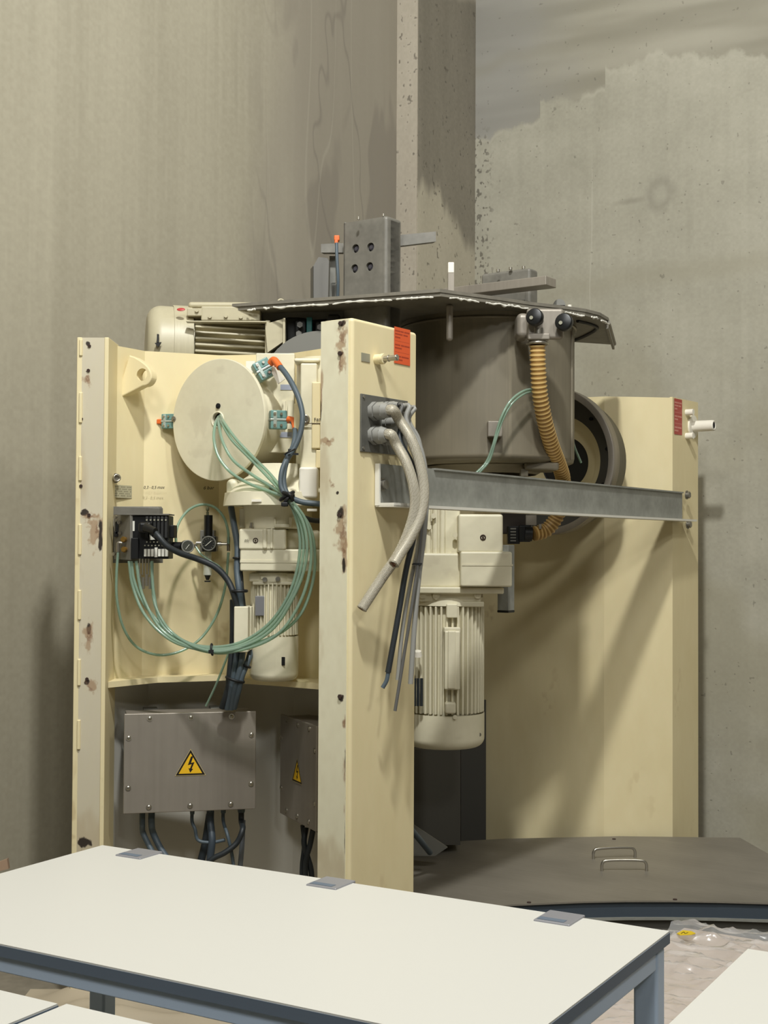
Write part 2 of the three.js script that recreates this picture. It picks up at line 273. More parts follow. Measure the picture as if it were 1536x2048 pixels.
postTex.repeat.set(1 / 0.12, 1 / TOP); postTex.offset.set(1, 0);
part(frame, 'end_plate', mbox(-0.005, 0.002, 0.001, TOP - 0.004, -0.119, -0.014), std(0xffffff, 0.5, 0, { map: postTex }), { label: 'pale end plate with rust around its bolt holes' });
for (const [x, y] of [[682, 647], [681, 707], [680, 1030], [681, 1393]]) { const q = onU(x, y, -0.005); part(frame, 'bolt', hex(M(-0.006, q.y, q.z), UD.clone().negate(), 0.0075, 0.005), MAT.rust); }
// left post, square to the hall's view
const lp0 = at(157, 679, 4.58), lp1 = at(217, 677, 4.58), LX0 = lp0.x - 0.004, LX1 = lp1.x;
const leftTex = wornTex(LX1 - LX0, [[0.037, 2.238, 0.011, 1, 1], [0.032, 2.145, 0.008, 0.6, 1], [0.036, 2.12, 0.014, 2, 0], [0.03, 1.66, 0.018, 1, 1], [0.05, 1.645, 0.026, 0.8, 0], [0.07, 1.6, 0.026, 1.8, 0], [0.085, 1.58, 0.01, 6, 1], [0.05, 1.27, 0.011, 2.2, 1], [0.05, 1.25, 0.016, 2.4, 0], [0.045, 1.09, 0.014, 1, 1], [0.06, 1.075, 0.02, 1.2, 0], [0.04, 0.55, 0.03, 0.9, 1]], [206, 197, 174]);
leftTex.repeat.set(1, 1 / TOP);
{
  const x0 = LX0 + 0.016, x1 = LX1 - 0.013, g = new THREE.BoxGeometry(x1 - x0, TOP - 0.002, 0.014); g.translate((x0 + x1) / 2, TOP / 2, -4.588);
  for (let i = 0, p = g.attributes.position, u = g.attributes.uv; i < p.count; i++) u.setXY(i, (p.getX(i) - LX0) / (LX1 - LX0), p.getY(i));
  part(frame, 'left_post', g, std(0xffffff, 0.5, 0, { map: leftTex }), { keepUV: true, label: 'narrow left post plate with brown rust patches' });
  part(frame, 'post_edge', new RoundedBoxGeometry(0.015, TOP, 0.17, 2, 0.003).translate(LX1 - 0.006, TOP / 2, -4.663), MAT.cream);
  part(frame, 'post_side', new RoundedBoxGeometry(0.018, TOP, 0.14, 2, 0.003).translate(LX0 + 0.008, TOP / 2, -4.65), MAT.cream);
  for (const [a, b] of [[678, 712], [784, 846], [912, 962], [1048, 1110], [1180, 1240], [1318, 1372], [1440, 1500]]) part(frame, 'weld_bead', fbox(160, a, 166, b, 4.574, 0.012, 0.004).translate(-0.003 - (a - 678) * 0.00001, 0, 0), MAT.cream);
  for (const [x, y] of [[179, 692], [177, 741], [163, 838], [162, 972], [178, 1030], [174, 1358]]) part(frame, 'bolt', hex(at(x, y, 4.581), new V3(0, 0, 1), 0.006, 0.004), MAT.rust);
}
// bent back plate of the left bay
const bay = [[-0.945, 4.72], [-0.865, 4.85], [-0.606, 4.95], [-0.42, 4.92], [-0.331, 4.88], [-0.225, 4.77]];
const bayLine = [...bay, [M(0.36, 0, -0.34).x, -M(0.36, 0, -0.34).z], [M(0.36, 0, -0.11).x, -M(0.36, 0, -0.11).z]];
part(frame, 'bay_plate', sheet(bayLine, 1.075, 2.255, 0.012), MAT.cream);
part(frame, 'lower_plate', sheet(bayLine.map((p, i) => i < 6 ? [p[0] - (i ? 0 : 0.02), p[1] + (i ? 0.14 : 0)] : p), 0, 1.075, 0.012), MAT.lowPaint, { label: 'grey lower plate set back under the ledge' });
{ // ledge across the bay
  const y = 1.068, fr = [at(216, 1384, 4.62), at(315, 1371, 4.8), at(452, 1366, 4.89)], fr2 = [at(470, 1372, 4.8), at(560, 1377, 4.7), at(640, 1383, 4.6)], bk = p => new V3(p[0], y, -p[1] - 0.006);
  for (const p of [...fr, ...fr2]) p.y = y;
  const mid = fr[2].clone().lerp(fr2[0], 0.5); mid.z = fr[2].z;
  part(frame, 'ledge', prism([...fr, mid, bk([mid.x, 5.12]), bk([-0.606, 5.12]), bk([-0.865, 5.02]), bk([-0.95, 4.76])], new V3(0, 0.02, 0)), MAT.cream);
  part(frame, 'ledge', prism([mid, ...fr2, bk([-0.19, 4.93]), bk([-0.331, 5.04]), bk([mid.x, 5.12])], new V3(0, 0.02, 0)), MAT.cream);
  for (const [a, b] of [[318, 342], [405, 452]]) part(frame, 'weld_bead', fbox(a, 1360, b, 1365, 4.89, 0.03, 0.005).translate(0, 0.012, 0), MAT.cream);
}
{ // lifting lug
  const s = new THREE.Shape(); s.moveTo(-0.02, 0.07); s.lineTo(0.0, 0.064); s.quadraticCurveTo(0.075, 0.03, 0.072, -0.005); s.quadraticCurveTo(0.066, -0.03, 0.04, -0.03); s.lineTo(-0.045, -0.068); s.lineTo(-0.058, -0.062); s.closePath();
  const h = new THREE.Path(); h.absellipse(0.036, 0.006, 0.022, 0.022, 0, Math.PI * 2, true); s.holes.push(h);
  const c = at(277, 754, 4.75); part(frame, 'lifting_lug', new THREE.ExtrudeGeometry(s, { depth: 0.028, bevelEnabled: true, bevelSize: 0.004, bevelThickness: 0.004, bevelSegments: 2, curveSegments: 20 }).translate(0, 0, -0.014).rotateY(-0.42).rotateZ(-0.05).translate(c.x - 0.008, c.y, c.z), MAT.cream);
}
// right post and the bent plates of the right bay
const rp = [[1.522, 6.54], [1.347, 6.3]];
part(frame, 'right_post', sheet(rp, 0, TOP, -0.014), MAT.cream);
part(frame, 'post_edge', prism([[1.522, 6.54], [1.515, 6.545], [1.3, 6.7], [1.307, 6.706]].map(p => new V3(p[0], 0, -p[1])), new V3(0, TOP - 0.004, 0)), MAT.cream);
part(frame, 'bowl_bay_plate', sheet([[1.347, 6.3], [1.18, 6.275], [1.022, 6.262], [0.923, 6.31], [0.48, 6.54], [0.36, 7.05]], 0, TOP - 0.004, -0.014), MAT.cream);
part(frame, 'pedestal', [mbox(0.9, 1.5, 0, 1.5, -1.3, -1.0), prism([at(822, 1500, 5.75), at(921, 1500, 5.9), at(921, 1690, 5.9), at(822, 1690, 5.75)], new V3(0, 0, -0.5)), prism([at(922, 1400, 6.5), at(972, 1400, 6.52), at(972, 1720, 6.52), at(922, 1720, 6.5)], new V3(0, 0, -0.05))], MAT.shade, { label: 'dark grey steel pedestal behind the hanging motor' });
part(frame, 'carrier_arm', fbox(850, 1040, 1000, 1098, 5.46, 1.05, 0.01), MAT.cream);
part(frame, 'gusset', [prism([at(812, 1640, 5.6), at(895, 1695, 5.6), at(870, 1712, 5.6), at(800, 1712, 5.6)], new V3(0, 0, -0.02))], MAT.castGrey);
// stubs, plates and stickers on the frame
const fq = (x, y) => onV(x, y, 0.0);
{
  const a = fq(752, 719); part(frame, 'pipe_stub', [cyl(M(a.x, a.y, 0), VD, 0.02, 0.016), hex(M(a.x, a.y, 0.02), VD, 0.017, 0.012)], MAT.cream);
  part(frame, 'hose_nipple', [cyl(M(a.x, a.y, 0.032), VD, 0.05, 0.009), ring(M(a.x, a.y, 0.05), VD, 0.009, 0.002), ring(M(a.x, a.y, 0.08), VD, 0.008, 0.0025), cyl(M(a.x, a.y, 0.0825), VD, 0.001, 0.0065)], MAT.chrome);
  const l0 = fq(722, 722), l1 = fq(739, 711); part(frame, 'name_plate', mbox(l0.x, l1.x, l0.y, l1.y + 0.004, 0, 0.002), MAT.greyLabel);
  // right post stubs
  const rf = (x, y) => onPlane(x, y, new V3(1.347, 0, -6.3), VD), big = rf(1383, 853);
  part(frame, 'pipe_stub', [cyl(big, VD, 0.012, 0.055), cyl(big, VD, 0.11, 0.027, 0.026, 28), ring(big.clone().addScaledVector(VD, 0.11), VD, 0.02, 0.005)], MAT.whiteCap, { label: 'white capped pipe stub' });
  part(frame, 'pipe_bore', cyl(big.clone().addScaledVector(VD, 0.1101), VD, 0.002, 0.021), MAT.hole);
  for (const [x, y] of [[1371, 825], [1371, 872]]) part(frame, 'pipe_stub', cyl(rf(x, y), VD, 0.04, 0.015), MAT.whiteCap);
  for (const [x, y] of [[1371, 813], [1369, 888]]) { const p = rf(x, y); part(frame, 'name_plate', new THREE.BoxGeometry(0.05, 0.02, 0.002).rotateY(TH).translate(p.x, p.y, p.z), MAT.greyLabel); }
  const sl = rf(1384, 1345); part(frame, 'slot', new THREE.BoxGeometry(0.012, 0.185, 0.004).rotateY(TH).translate(sl.x, sl.y, sl.z), MAT.dark);
  const red = (bg, ink) => decalTex(256, 512, (g, w, h) => {
    g.fillStyle = bg; g.fillRect(0, 0, w, h); g.strokeStyle = ink; g.lineWidth = 4; for (const y of [196, 352]) { g.beginPath(); g.moveTo(14, y); g.lineTo(w - 14, y); g.stroke(); }
    g.fillStyle = ink; for (const [y, ws] of [[44, [76, 46, 80]], [88, [120, 70]], [134, [80]], [240, [84, 40, 84]], [284, [100]], [400, [90, 110]], [446, [120]]]) { let x = 14; for (const k of ws) { for (let i = 0; i < k; i += 12) g.fillRect(x + i, y + (i % 3), 9, 22); x += k + 12; } }
  });
  const s0 = fq(787, 722), s1 = fq(820, 663); decal(frame, 'warning_sticker', ...X(s0.x, s0.y - 0.006, s1.x - 0.002, s1.y + 0.004, 0.001), red('#d95a2c', '#8d2a16'), { label: 'orange red sticker with dark lines of text' });
  const t0 = rf(1347.5, 868), t1 = rf(1363, 800); decal(frame, 'warning_sticker', t0, UD.clone().multiplyScalar(Math.hypot(t1.x - t0.x, t1.z - t0.z)), new V3(0, t1.y - t0.y, 0), red('#b0443a', '#d99a8c'), { lift: 0.003, label: 'dark red sticker on the right post' });
  // chrome gland and printed plate beside the left post
  const gp = at(226, 957, 4.71); part(frame, 'bulkhead_fitting', [hex(gp, new V3(0.5, 0, 1), 0.019, 0.02), cyl(gp.clone().add(new V3(0.008, 0, 0.018)), new V3(0.5, 0, 1), 0.032, 0.013), ring(gp.clone().add(new V3(0.024, 0, 0.05)), new V3(0.5, 0, 1), 0.011, 0.003)], MAT.chrome);
  const d = (at(290, 703, 4.85)).sub(at(220, 703, 4.7)).normalize();
  const printed = decalTex(256, 128, (g, w, h) => { g.fillStyle = '#b4ae92'; g.fillRect(0, 0, w, h); g.fillStyle = '#6d6854'; for (let j = 0; j < 5; j++) for (let i = 0; i < 12; i++) if ((i * 7 + j * 5) % 4) g.fillRect(12 + i * 20, 14 + j * 22, 13, 8); });
  const pp = at(221, 995, 4.7); decal(frame, 'name_plate', pp, at(260, 997, 4.8).sub(pp), new V3(0, 0.045, 0), printed, { lift: 0.008 });
  const pen = (t, w, sz) => decalTex(w, 64, g => { g.clearRect(0, 0, w, 64); g.fillStyle = '#2b261c'; g.font = 'bold italic ' + sz + 'px sans-serif'; g.fillText(t, 4, 46); });
  const w0 = at(285, 982, 4.83); decal(frame, 'handwriting', w0, at(332, 982, 4.86).sub(w0), new V3(0, 0.026, 0), pen('0,3 - 0,5 max', 240, 36), { lift: 0.008, alpha: true });
  const w1 = at(405, 983, 4.915); decal(frame, 'handwriting', w1, at(430, 983, 4.925).sub(w1), new V3(0, 0.026, 0), pen('6 bar', 110, 38), { lift: 0.01, alpha: true });
}

// ------------------------------------------------------------------ cross brace
{
  const t = thing('cross_brace', 'long grey galvanised angle bar bolted across the open front of the machine', 'brace', M(1.39, 1.685, 0));
  const k = g => { g.applyMatrix4(MI); const p = g.attributes.position; for (let i = 0; i < p.count; i++) p.setZ(i, p.getZ(i) - 0.034 * Math.max(0, (p.getX(i) - 0.362)) / 2.28 + 0.001); return g.applyMatrix4(MM); };
  const seg = (a, b, y0, y1, v0, v1, r) => k(mbox(a, b, y0, y1, v0, v1, r));
  part(t, 'web', [k(new THREE.BoxGeometry(2.53, 0.136, 0.008, 20).translate(1.388, 1.748, 0.006).applyMatrix4(MM))], MAT.galv);
  part(t, 'flange', [k(new THREE.BoxGeometry(2.555, 0.009, 0.07, 20).translate(1.4, 1.684, 0.038).applyMatrix4(MM))], MAT.seal);
  part(t, 'top_lip', [k(new THREE.BoxGeometry(2.2, 0.006, 0.016, 20).translate(1.55, 1.815, 0.01).applyMatrix4(MM))], MAT.galv);
  part(t, 'end_strip', [seg(0.12, 0.128, 1.684, 1.816, 0.002, 0.018), seg(0.122, 0.24, 1.684, 1.692, 0.01, 0.074)], MAT.seal);
  for (const [x, y, v] of [[764, 969, 0.01], [1373, 990, -0.02], [1375, 1049, -0.03]]) { const a = onV(x, y, v); part(t, 'bolt', [cyl(M(a.x, a.y, v), VD, 0.004, 0.021), hex(M(a.x, a.y, v + 0.004), VD, 0.016, 0.013)], MAT.bolt); }
}
// ------------------------------------------------------------------ cable entry plate and the cables cut off below it
const GL = [[742, 823, 0.03, 0.062], [742, 871, 0.03, 0.055], [766, 846, 0.017, 0.05], [768, 812, 0.014, 0.05], [785, 814, 0.013, 0.045], [797, 817, 0.013, 0.045], [764, 884, 0.012, 0.04]];
const glandEnd = i => { const [x, y, r, l] = GL[i], a = onV(x, y, 0); return M(a.x, a.y, l + 0.006); };
{
  const a = fq(719, 895), b = fq(813, 793), t = thing('cable_entry_plate', 'square grey steel plate with plastic cable glands on the front post', 'cable plate', M((a.x + b.x) / 2, 1.85, 0));
  part(t, 'plate', mbox(a.x, b.x, fq(719, 903).y, fq(719, 787).y, 0, 0.006, 0.002), MAT.plateGrey);
  for (const [u, y] of [[a.x + 0.012, 1.86], [a.x + 0.012, 2.02], [b.x - 0.012, 1.86], [b.x - 0.012, 2.02]]) part(t, 'screw', cyl(M(u, y, 0.006), VD, 0.003, 0.005, 0.005, 10), MAT.bolt);
  GL.forEach(([x, y, r, l]) => { const q = onV(x, y, 0), p = M(q.x, q.y, 0.006); const g = part(t, 'gland', [hex(p, VD, r, l * 0.25), hex(p.clone().addScaledVector(VD, l * 0.3), VD, r * 0.94, l * 0.4), cyl(p.clone().addScaledVector(VD, l * 0.7), VD, l * 0.3, r * 0.85, r * 0.66, 20), cyl(p, VD, l * 0.3, r * 0.7)], MAT.cableGrey); part(g, 'seal', cyl(p.clone().addScaledVector(VD, l), VD, 0.001, r * 0.55), MAT.dark); });
}
{
  const braid = decalTex(256, 256, (g, w, h) => { g.fillStyle = '#a39b88'; g.fillRect(0, 0, w, h); for (let j = 0; j < 8; j++) for (let i = 0; i < 8; i++) for (const s of [0, 1]) { g.save(); g.translate(i * 32 + s * 16 + 8, j * 32 + s * 16 + 8); g.rotate(s ? 0.7 : -0.7); g.fillStyle = (i + j + s) % 3 ? '#efeada' : '#c9c2ae'; g.fillRect(-12, -5, 24, 4); g.fillRect(-12, 1, 24, 4); g.restore(); } });
  braid.wrapS = braid.wrapT = THREE.RepeatWrapping; braid.repeat.set(1 / 0.04, 1 / 0.0393);
  const bm = std(0xffffff, 0.42, 0.35, { map: braid, bumpMap: braid, bumpScale: 0.0015 });
  const copper = std(0x6d4a35, 0.6);
  const braided = (i, path, label) => {
    const t = thing('braided_cable', label, 'cable', glandEnd(i)); const pts = [glandEnd(i).addScaledVector(VD, -0.01), glandEnd(i).addScaledVector(VD, 0.015), ...line3(path)], c = curve(pts);
    part(t, 'sleeve', sweep(c, 0.0165, 110, 14), bm, { keepUV: true });
    const e = c.getPoint(1), d = c.getTangent(1); part(t, 'cut_end', [ring(e, d, 0.0135, 0.0035)], bm);
    for (let k = 0; k < 3; k++) { const n = new V3(Math.cos(k * 2.1), Math.sin(k * 2.1), 0).cross(d).normalize().multiplyScalar(0.0065); part(t, 'wire_core', cyl(e.clone().add(n), d, 0.004, 0.0045, 0.0045, 10), copper); }
    return t;
  };
  braided(0, [[797, 838, 4.22], [822, 878, 4.2], [840, 930, 4.19], [848, 985, 4.18], [840, 1034, 4.17], [818, 1080, 4.15], [800, 1108, 4.13], [788, 1128, 4.11]], 'silver braided cable from the upper big gland, cut short with copper showing');
  braided(1, [[792, 888, 4.2], [812, 924, 4.18], [826, 968, 4.17], [830, 1012, 4.17], [820, 1055, 4.17], [797, 1108, 4.17], [764, 1156, 4.16], [724, 1217, 4.14]], 'silver braided cable from the lower big gland, swinging out over the post');
  const cut = (name, i, path, r, mat, label, core) => { const t = thing(name, label, 'cable', glandEnd(i)), c = curve([glandEnd(i).addScaledVector(VD, -0.01), glandEnd(i).addScaledVector(VD, 0.015), ...line3(path)]); part(t, 'sheath', sweep(c, r, 90, 10), mat); if (core) { const e = c.getPoint(1), d = c.getTangent(1); part(t, 'core', sweep(curve([e.clone().addScaledVector(d, -0.01), e.clone().addScaledVector(d, 0.025), e.clone().addScaledVector(d, 0.05).add(new V3(-0.008, 0.002, 0))]), r * 0.72, 12), core); } return t; };
  cut('black_cable', 2, [[800, 880, 4.22], [824, 930, 4.21], [838, 1000, 4.2], [828, 1070, 4.19], [812, 1140, 4.19], [795, 1240, 4.18], [776, 1345, 4.17]], 0.0095, MAT.cableDark, 'thick black cable from the middle gland hanging down the post', MAT.cable);
  const gc = cut('grey_cable', 4, [[812, 838, 4.28], [842, 900, 4.27], [853, 970, 4.27], [849, 1060, 4.25], [838, 1150, 4.24], [829, 1250, 4.23], [821, 1368, 4.22]], 0.0085, MAT.cableGrey, 'pale grey cable reaching lowest beside the hanging motor');
  part(gc, 'cable_tie', [ring(at(834, 1128, 4.235), new V3(-0.08, 1, 0), 0.014, 0.0025), fbox(826, 1126, 843, 1130, 4.21, 0.006)], MAT.tie);
  cut('grey_cable', 5, [[818, 838, 4.31], [838, 880, 4.31], [846, 960, 4.3], [842, 1060, 4.27], [824, 1150, 4.24], [806, 1250, 4.22], [795, 1360, 4.21]], 0.0065, MAT.cableGrey, 'thin beige grey cable hanging between the black and pale cables');
  cut('grey_cable', 3, [[800, 832, 4.24], [832, 900, 4.23], [846, 990, 4.23], [840, 1090, 4.22], [824, 1210, 4.21], [808, 1310, 4.21], [790, 1422, 4.2]], 0.0055, std(0x5b5a57, 0.5), 'thin dark grey cable hanging lowest of the cut cables');
}

// ------------------------------------------------------------------ hub disc and its sensors
const DC = M(0.194, 1.995, -0.717);           // centre of the disc
const ND = UD.clone().negate();
{
  const t = thing('hub_disc', 'large round cream cover disc with a hole in its middle on the left bay', 'disc', DC);
  const s = new THREE.Shape(); s.absarc(0, 0, 0.212, 0, Math.PI * 2); const h = new THREE.Path(); h.absarc(0, 0, 0.027, 0, Math.PI * 2, true); s.holes.push(h);
  part(t, 'disc', new THREE.ExtrudeGeometry(s, { depth: 0.01, bevelEnabled: true, bevelSize: 0.002, bevelThickness: 0.002, bevelSegments: 2, curveSegments: 64 }).rotateY(-Math.PI / 2).applyMatrix4(new THREE.Matrix4().makeRotationY(TH)).translate(DC.x, DC.y, DC.z), MAT.motor);
  part(t, 'hub', [cyl(DC.clone().addScaledVector(UD, 0.012), UD, 0.2, 0.17, 0.17, 48), cyl(DC.clone().addScaledVector(UD, 0.012), UD, 0.12, 0.03, 0.03, 32, true)], MAT.motor);
  part(t, 'bore_ring', aim(new THREE.TorusGeometry(0.027, 0.003, 8, 32).rotateX(Math.PI / 2), UD, DC.clone().addScaledVector(ND, 0.012)), MAT.motor);
  part(t, 'bore', cyl(DC.clone().addScaledVector(UD, 0.006), UD, 0.005, 0.027), MAT.hole);
  for (const [x, y, m] of [[437, 812, MAT.hole], [348, 838, MAT.bolt]]) { const q = onU(x, y, 0.182); part(t, 'bolt', [cyl(M(0.182, q.y, q.z), ND, 0.004, 0.0095), cyl(M(0.178, q.y, q.z), ND, 0.003, 0.005)], m); }
}
function sensor(label, x, y, D, rot, s, flip = 1) {
  const p = at(x, y, D), t = thing('proximity_sensor', label, 'sensor', p), q = new THREE.Matrix4().makeTranslation(p.x, p.y, p.z).multiply(new THREE.Matrix4().makeRotationZ(rot)).multiply(new THREE.Matrix4().makeRotationY(0.3 * flip));
  const b = (w, h, d, ox, oy, oz, r = 0.003) => new RoundedBoxGeometry(w * s, h * s, d * s, 2, r * s).translate(ox * s, oy * s, oz * s).applyMatrix4(q);
  part(t, 'body', [b(0.05, 0.024, 0.03, 0, 0.016, 0), b(0.05, 0.024, 0.03, 0, -0.016, 0)], MAT.teal);
  part(t, 'clamp_plate', [b(0.054, 0.008, 0.034, 0, 0, 0), b(0.012, 0.05, 0.032, -0.012, 0, 0.001), b(0.04, 0.05, 0.012, -0.004, 0, -0.02)], MAT.sensor);
  for (const [ox, oy] of [[0.006, 0.017], [0.006, -0.017], [-0.014, 0.017], [-0.014, -0.017]]) part(t, 'screw', new THREE.CylinderGeometry(0.004 * s, 0.004 * s, 0.004 * s, 10).rotateX(Math.PI / 2).translate(ox * s, oy * s, 0.018 * s).applyMatrix4(q), MAT.chrome);
  part(t, 'connector', [b(0.022, 0.018, 0.018, 0.036 * flip, 0, 0.002), b(0.014, 0.012, 0.013, 0.024 * flip, 0, 0.002)], MAT.orange, { label: 'orange plug' });
  return [t, q];
}
sensor('teal sensor above right of the round disc, tilted, with an orange elbow plug', 527, 740, 4.68, 0.55, 1.2);
sensor('teal sensor level with the disc centre on its right, with an orange plug', 556, 840, 4.62, 0, 1.15);
sensor('small teal sensor poking out on the left edge of the round disc', 338, 843, 4.86, 0, 0.95, -1);
{ // sensor plate behind the disc
  const t = thing('sensor_plate', 'flat cream plate behind the right edge of the disc with two pale blue labels', 'plate', at(560, 906, 4.72));
  part(t, 'plate', fbox(512, 706, 588, 906, 4.74, 0.05, 0.004), MAT.motor);
  part(t, 'guide_strip', [fbox(564, 802, 571, 856, 4.73, 0.02), fbox(576, 800, 589, 858, 4.72, 0.03)], MAT.motor);
  part(t, 'label', fbox(561, 769, 585, 780, 4.738, 0.003), MAT.blueLabel); part(t, 'label', fbox(560, 864, 584, 875, 4.738, 0.003), MAT.blueLabel);
  part(t, 'stop_block', fbox(492, 722, 510, 745, 4.72, 0.03), MAT.whiteCap); part(t, 'stop_bracket', [prism([at(544, 728, 4.66), at(570, 758, 4.66), at(556, 768, 4.66), at(543, 745, 4.66)], new V3(0, 0, -0.01))], MAT.whiteCap);
}
function path3(l) { return curve(line3(l)); }
const cableThing = (name, label, l, r, mat, group) => single(name, label, 'cable', sweep(path3(l), r, Math.max(24, l.length * 12), 10), mat, group, true);
{
  const c1 = cableThing('sensor_cable', 'grey sensor cable arching down from the upper right sensor', [[546, 720, 4.63], [556, 729, 4.61], [572, 748, 4.57], [588, 775, 4.53], [600, 805, 4.5], [605, 836, 4.48], [600, 868, 4.47], [588, 897, 4.46], [575, 918, 4.45], [568, 945, 4.44], [568, 970, 4.43], [576, 990, 4.42], [600, 1003, 4.42], [640, 1008, 4.42]], 0.0095, MAT.cable);
  part(c1, 'elbow_plug', [sweep(curve([at(541, 727, 4.64), at(547, 720, 4.63), at(556, 729, 4.61), at(560, 735, 4.6)]), 0.0125, 16)], MAT.orange);
  part(c1, 'cable_tie', [ring(at(580, 904, 4.45), new V3(-0.5, 1, 0), 0.02, 0.003), fbox(586, 906, 597, 910, 4.42, 0.006), fbox(576, 898, 582, 903, 4.43, 0.006)], MAT.tie);
  const c2 = cableThing('sensor_cable', 'grey sensor cable dropping from the plug right of the disc', [[580, 838, 4.6], [588, 850, 4.58], [590, 870, 4.53], [585, 895, 4.49], [572, 920, 4.45], [563, 945, 4.43], [562, 972, 4.42], [572, 993, 4.41]], 0.0085, MAT.cable);
  part(c2, 'elbow_plug', [sweep(curve([at(576, 838, 4.6), at(586, 841, 4.59), at(590, 852, 4.57), at(591, 858, 4.56)]), 0.011, 14)], MAT.orange);
  cableThing('sensor_cable', 'short dark cable running behind the front post from the tied bundle', [[578, 1002, 4.42], [600, 1030, 4.44], [622, 1040, 4.46], [650, 1042, 4.5]], 0.0085, MAT.cableDark);
}
// ------------------------------------------------------------------ gear motors: helper for a finned motor
// axis from the fan end; lens [cover, fins], r radius
function finMotor(t, P, d, r, lc, lf, n, { mat = MAT.motor, round = 0.35, slot } = {}) {
  d = d.clone().normalize();
  const cover = [[0, 0]]; const k = r * round; for (let i = 0; i <= 8; i++) { const a = i / 8 * Math.PI / 2; cover.push([r - k + k * Math.sin(a), k - k * Math.cos(a)]); }
  cover.push([r, lc], [r - 0.006, lc], [r - 0.008, lc - 0.02]);
  const fc = part(t, 'fan_cover', lathe(cover.map(p => [p[0], p[1]]), P, d, 56), mat);
  const B = P.clone().addScaledVector(d, lc - 0.02); part(t, 'motor_body', cyl(B, d, lf + 0.03, r * 0.84, r * 0.84, 48), mat);
  const q = new THREE.Quaternion().setFromUnitVectors(YD, d), fg = new RoundedBoxGeometry(r * 0.17, lf, r * 0.055, 1, r * 0.02), mid = P.clone().addScaledVector(d, lc + lf / 2 + 0.004);
  boxUV(fg);
  for (let i = 0; i < n; i++) { const a = i / n * Math.PI * 2, m = sh(new THREE.Mesh(fg, mat)); m.name = 'cooling_fin'; m.quaternion.copy(q).multiply(new THREE.Quaternion().setFromAxisAngle(YD, a)); m.position.copy(new V3(Math.cos(a) * r * 0.905, 0, -Math.sin(a) * r * 0.905).applyQuaternion(q).add(mid).sub(t.position)); t.add(m); }
  const E2 = P.clone().addScaledVector(d, lc + lf + 0.006); part(t, 'end_shield', [cyl(E2, d, 0.03, r * 0.99, r * 0.96, 48), cyl(E2.clone().addScaledVector(d, 0.03), d, 0.03, r * 0.8, r * 0.7, 40)], mat);
  return fc;
}
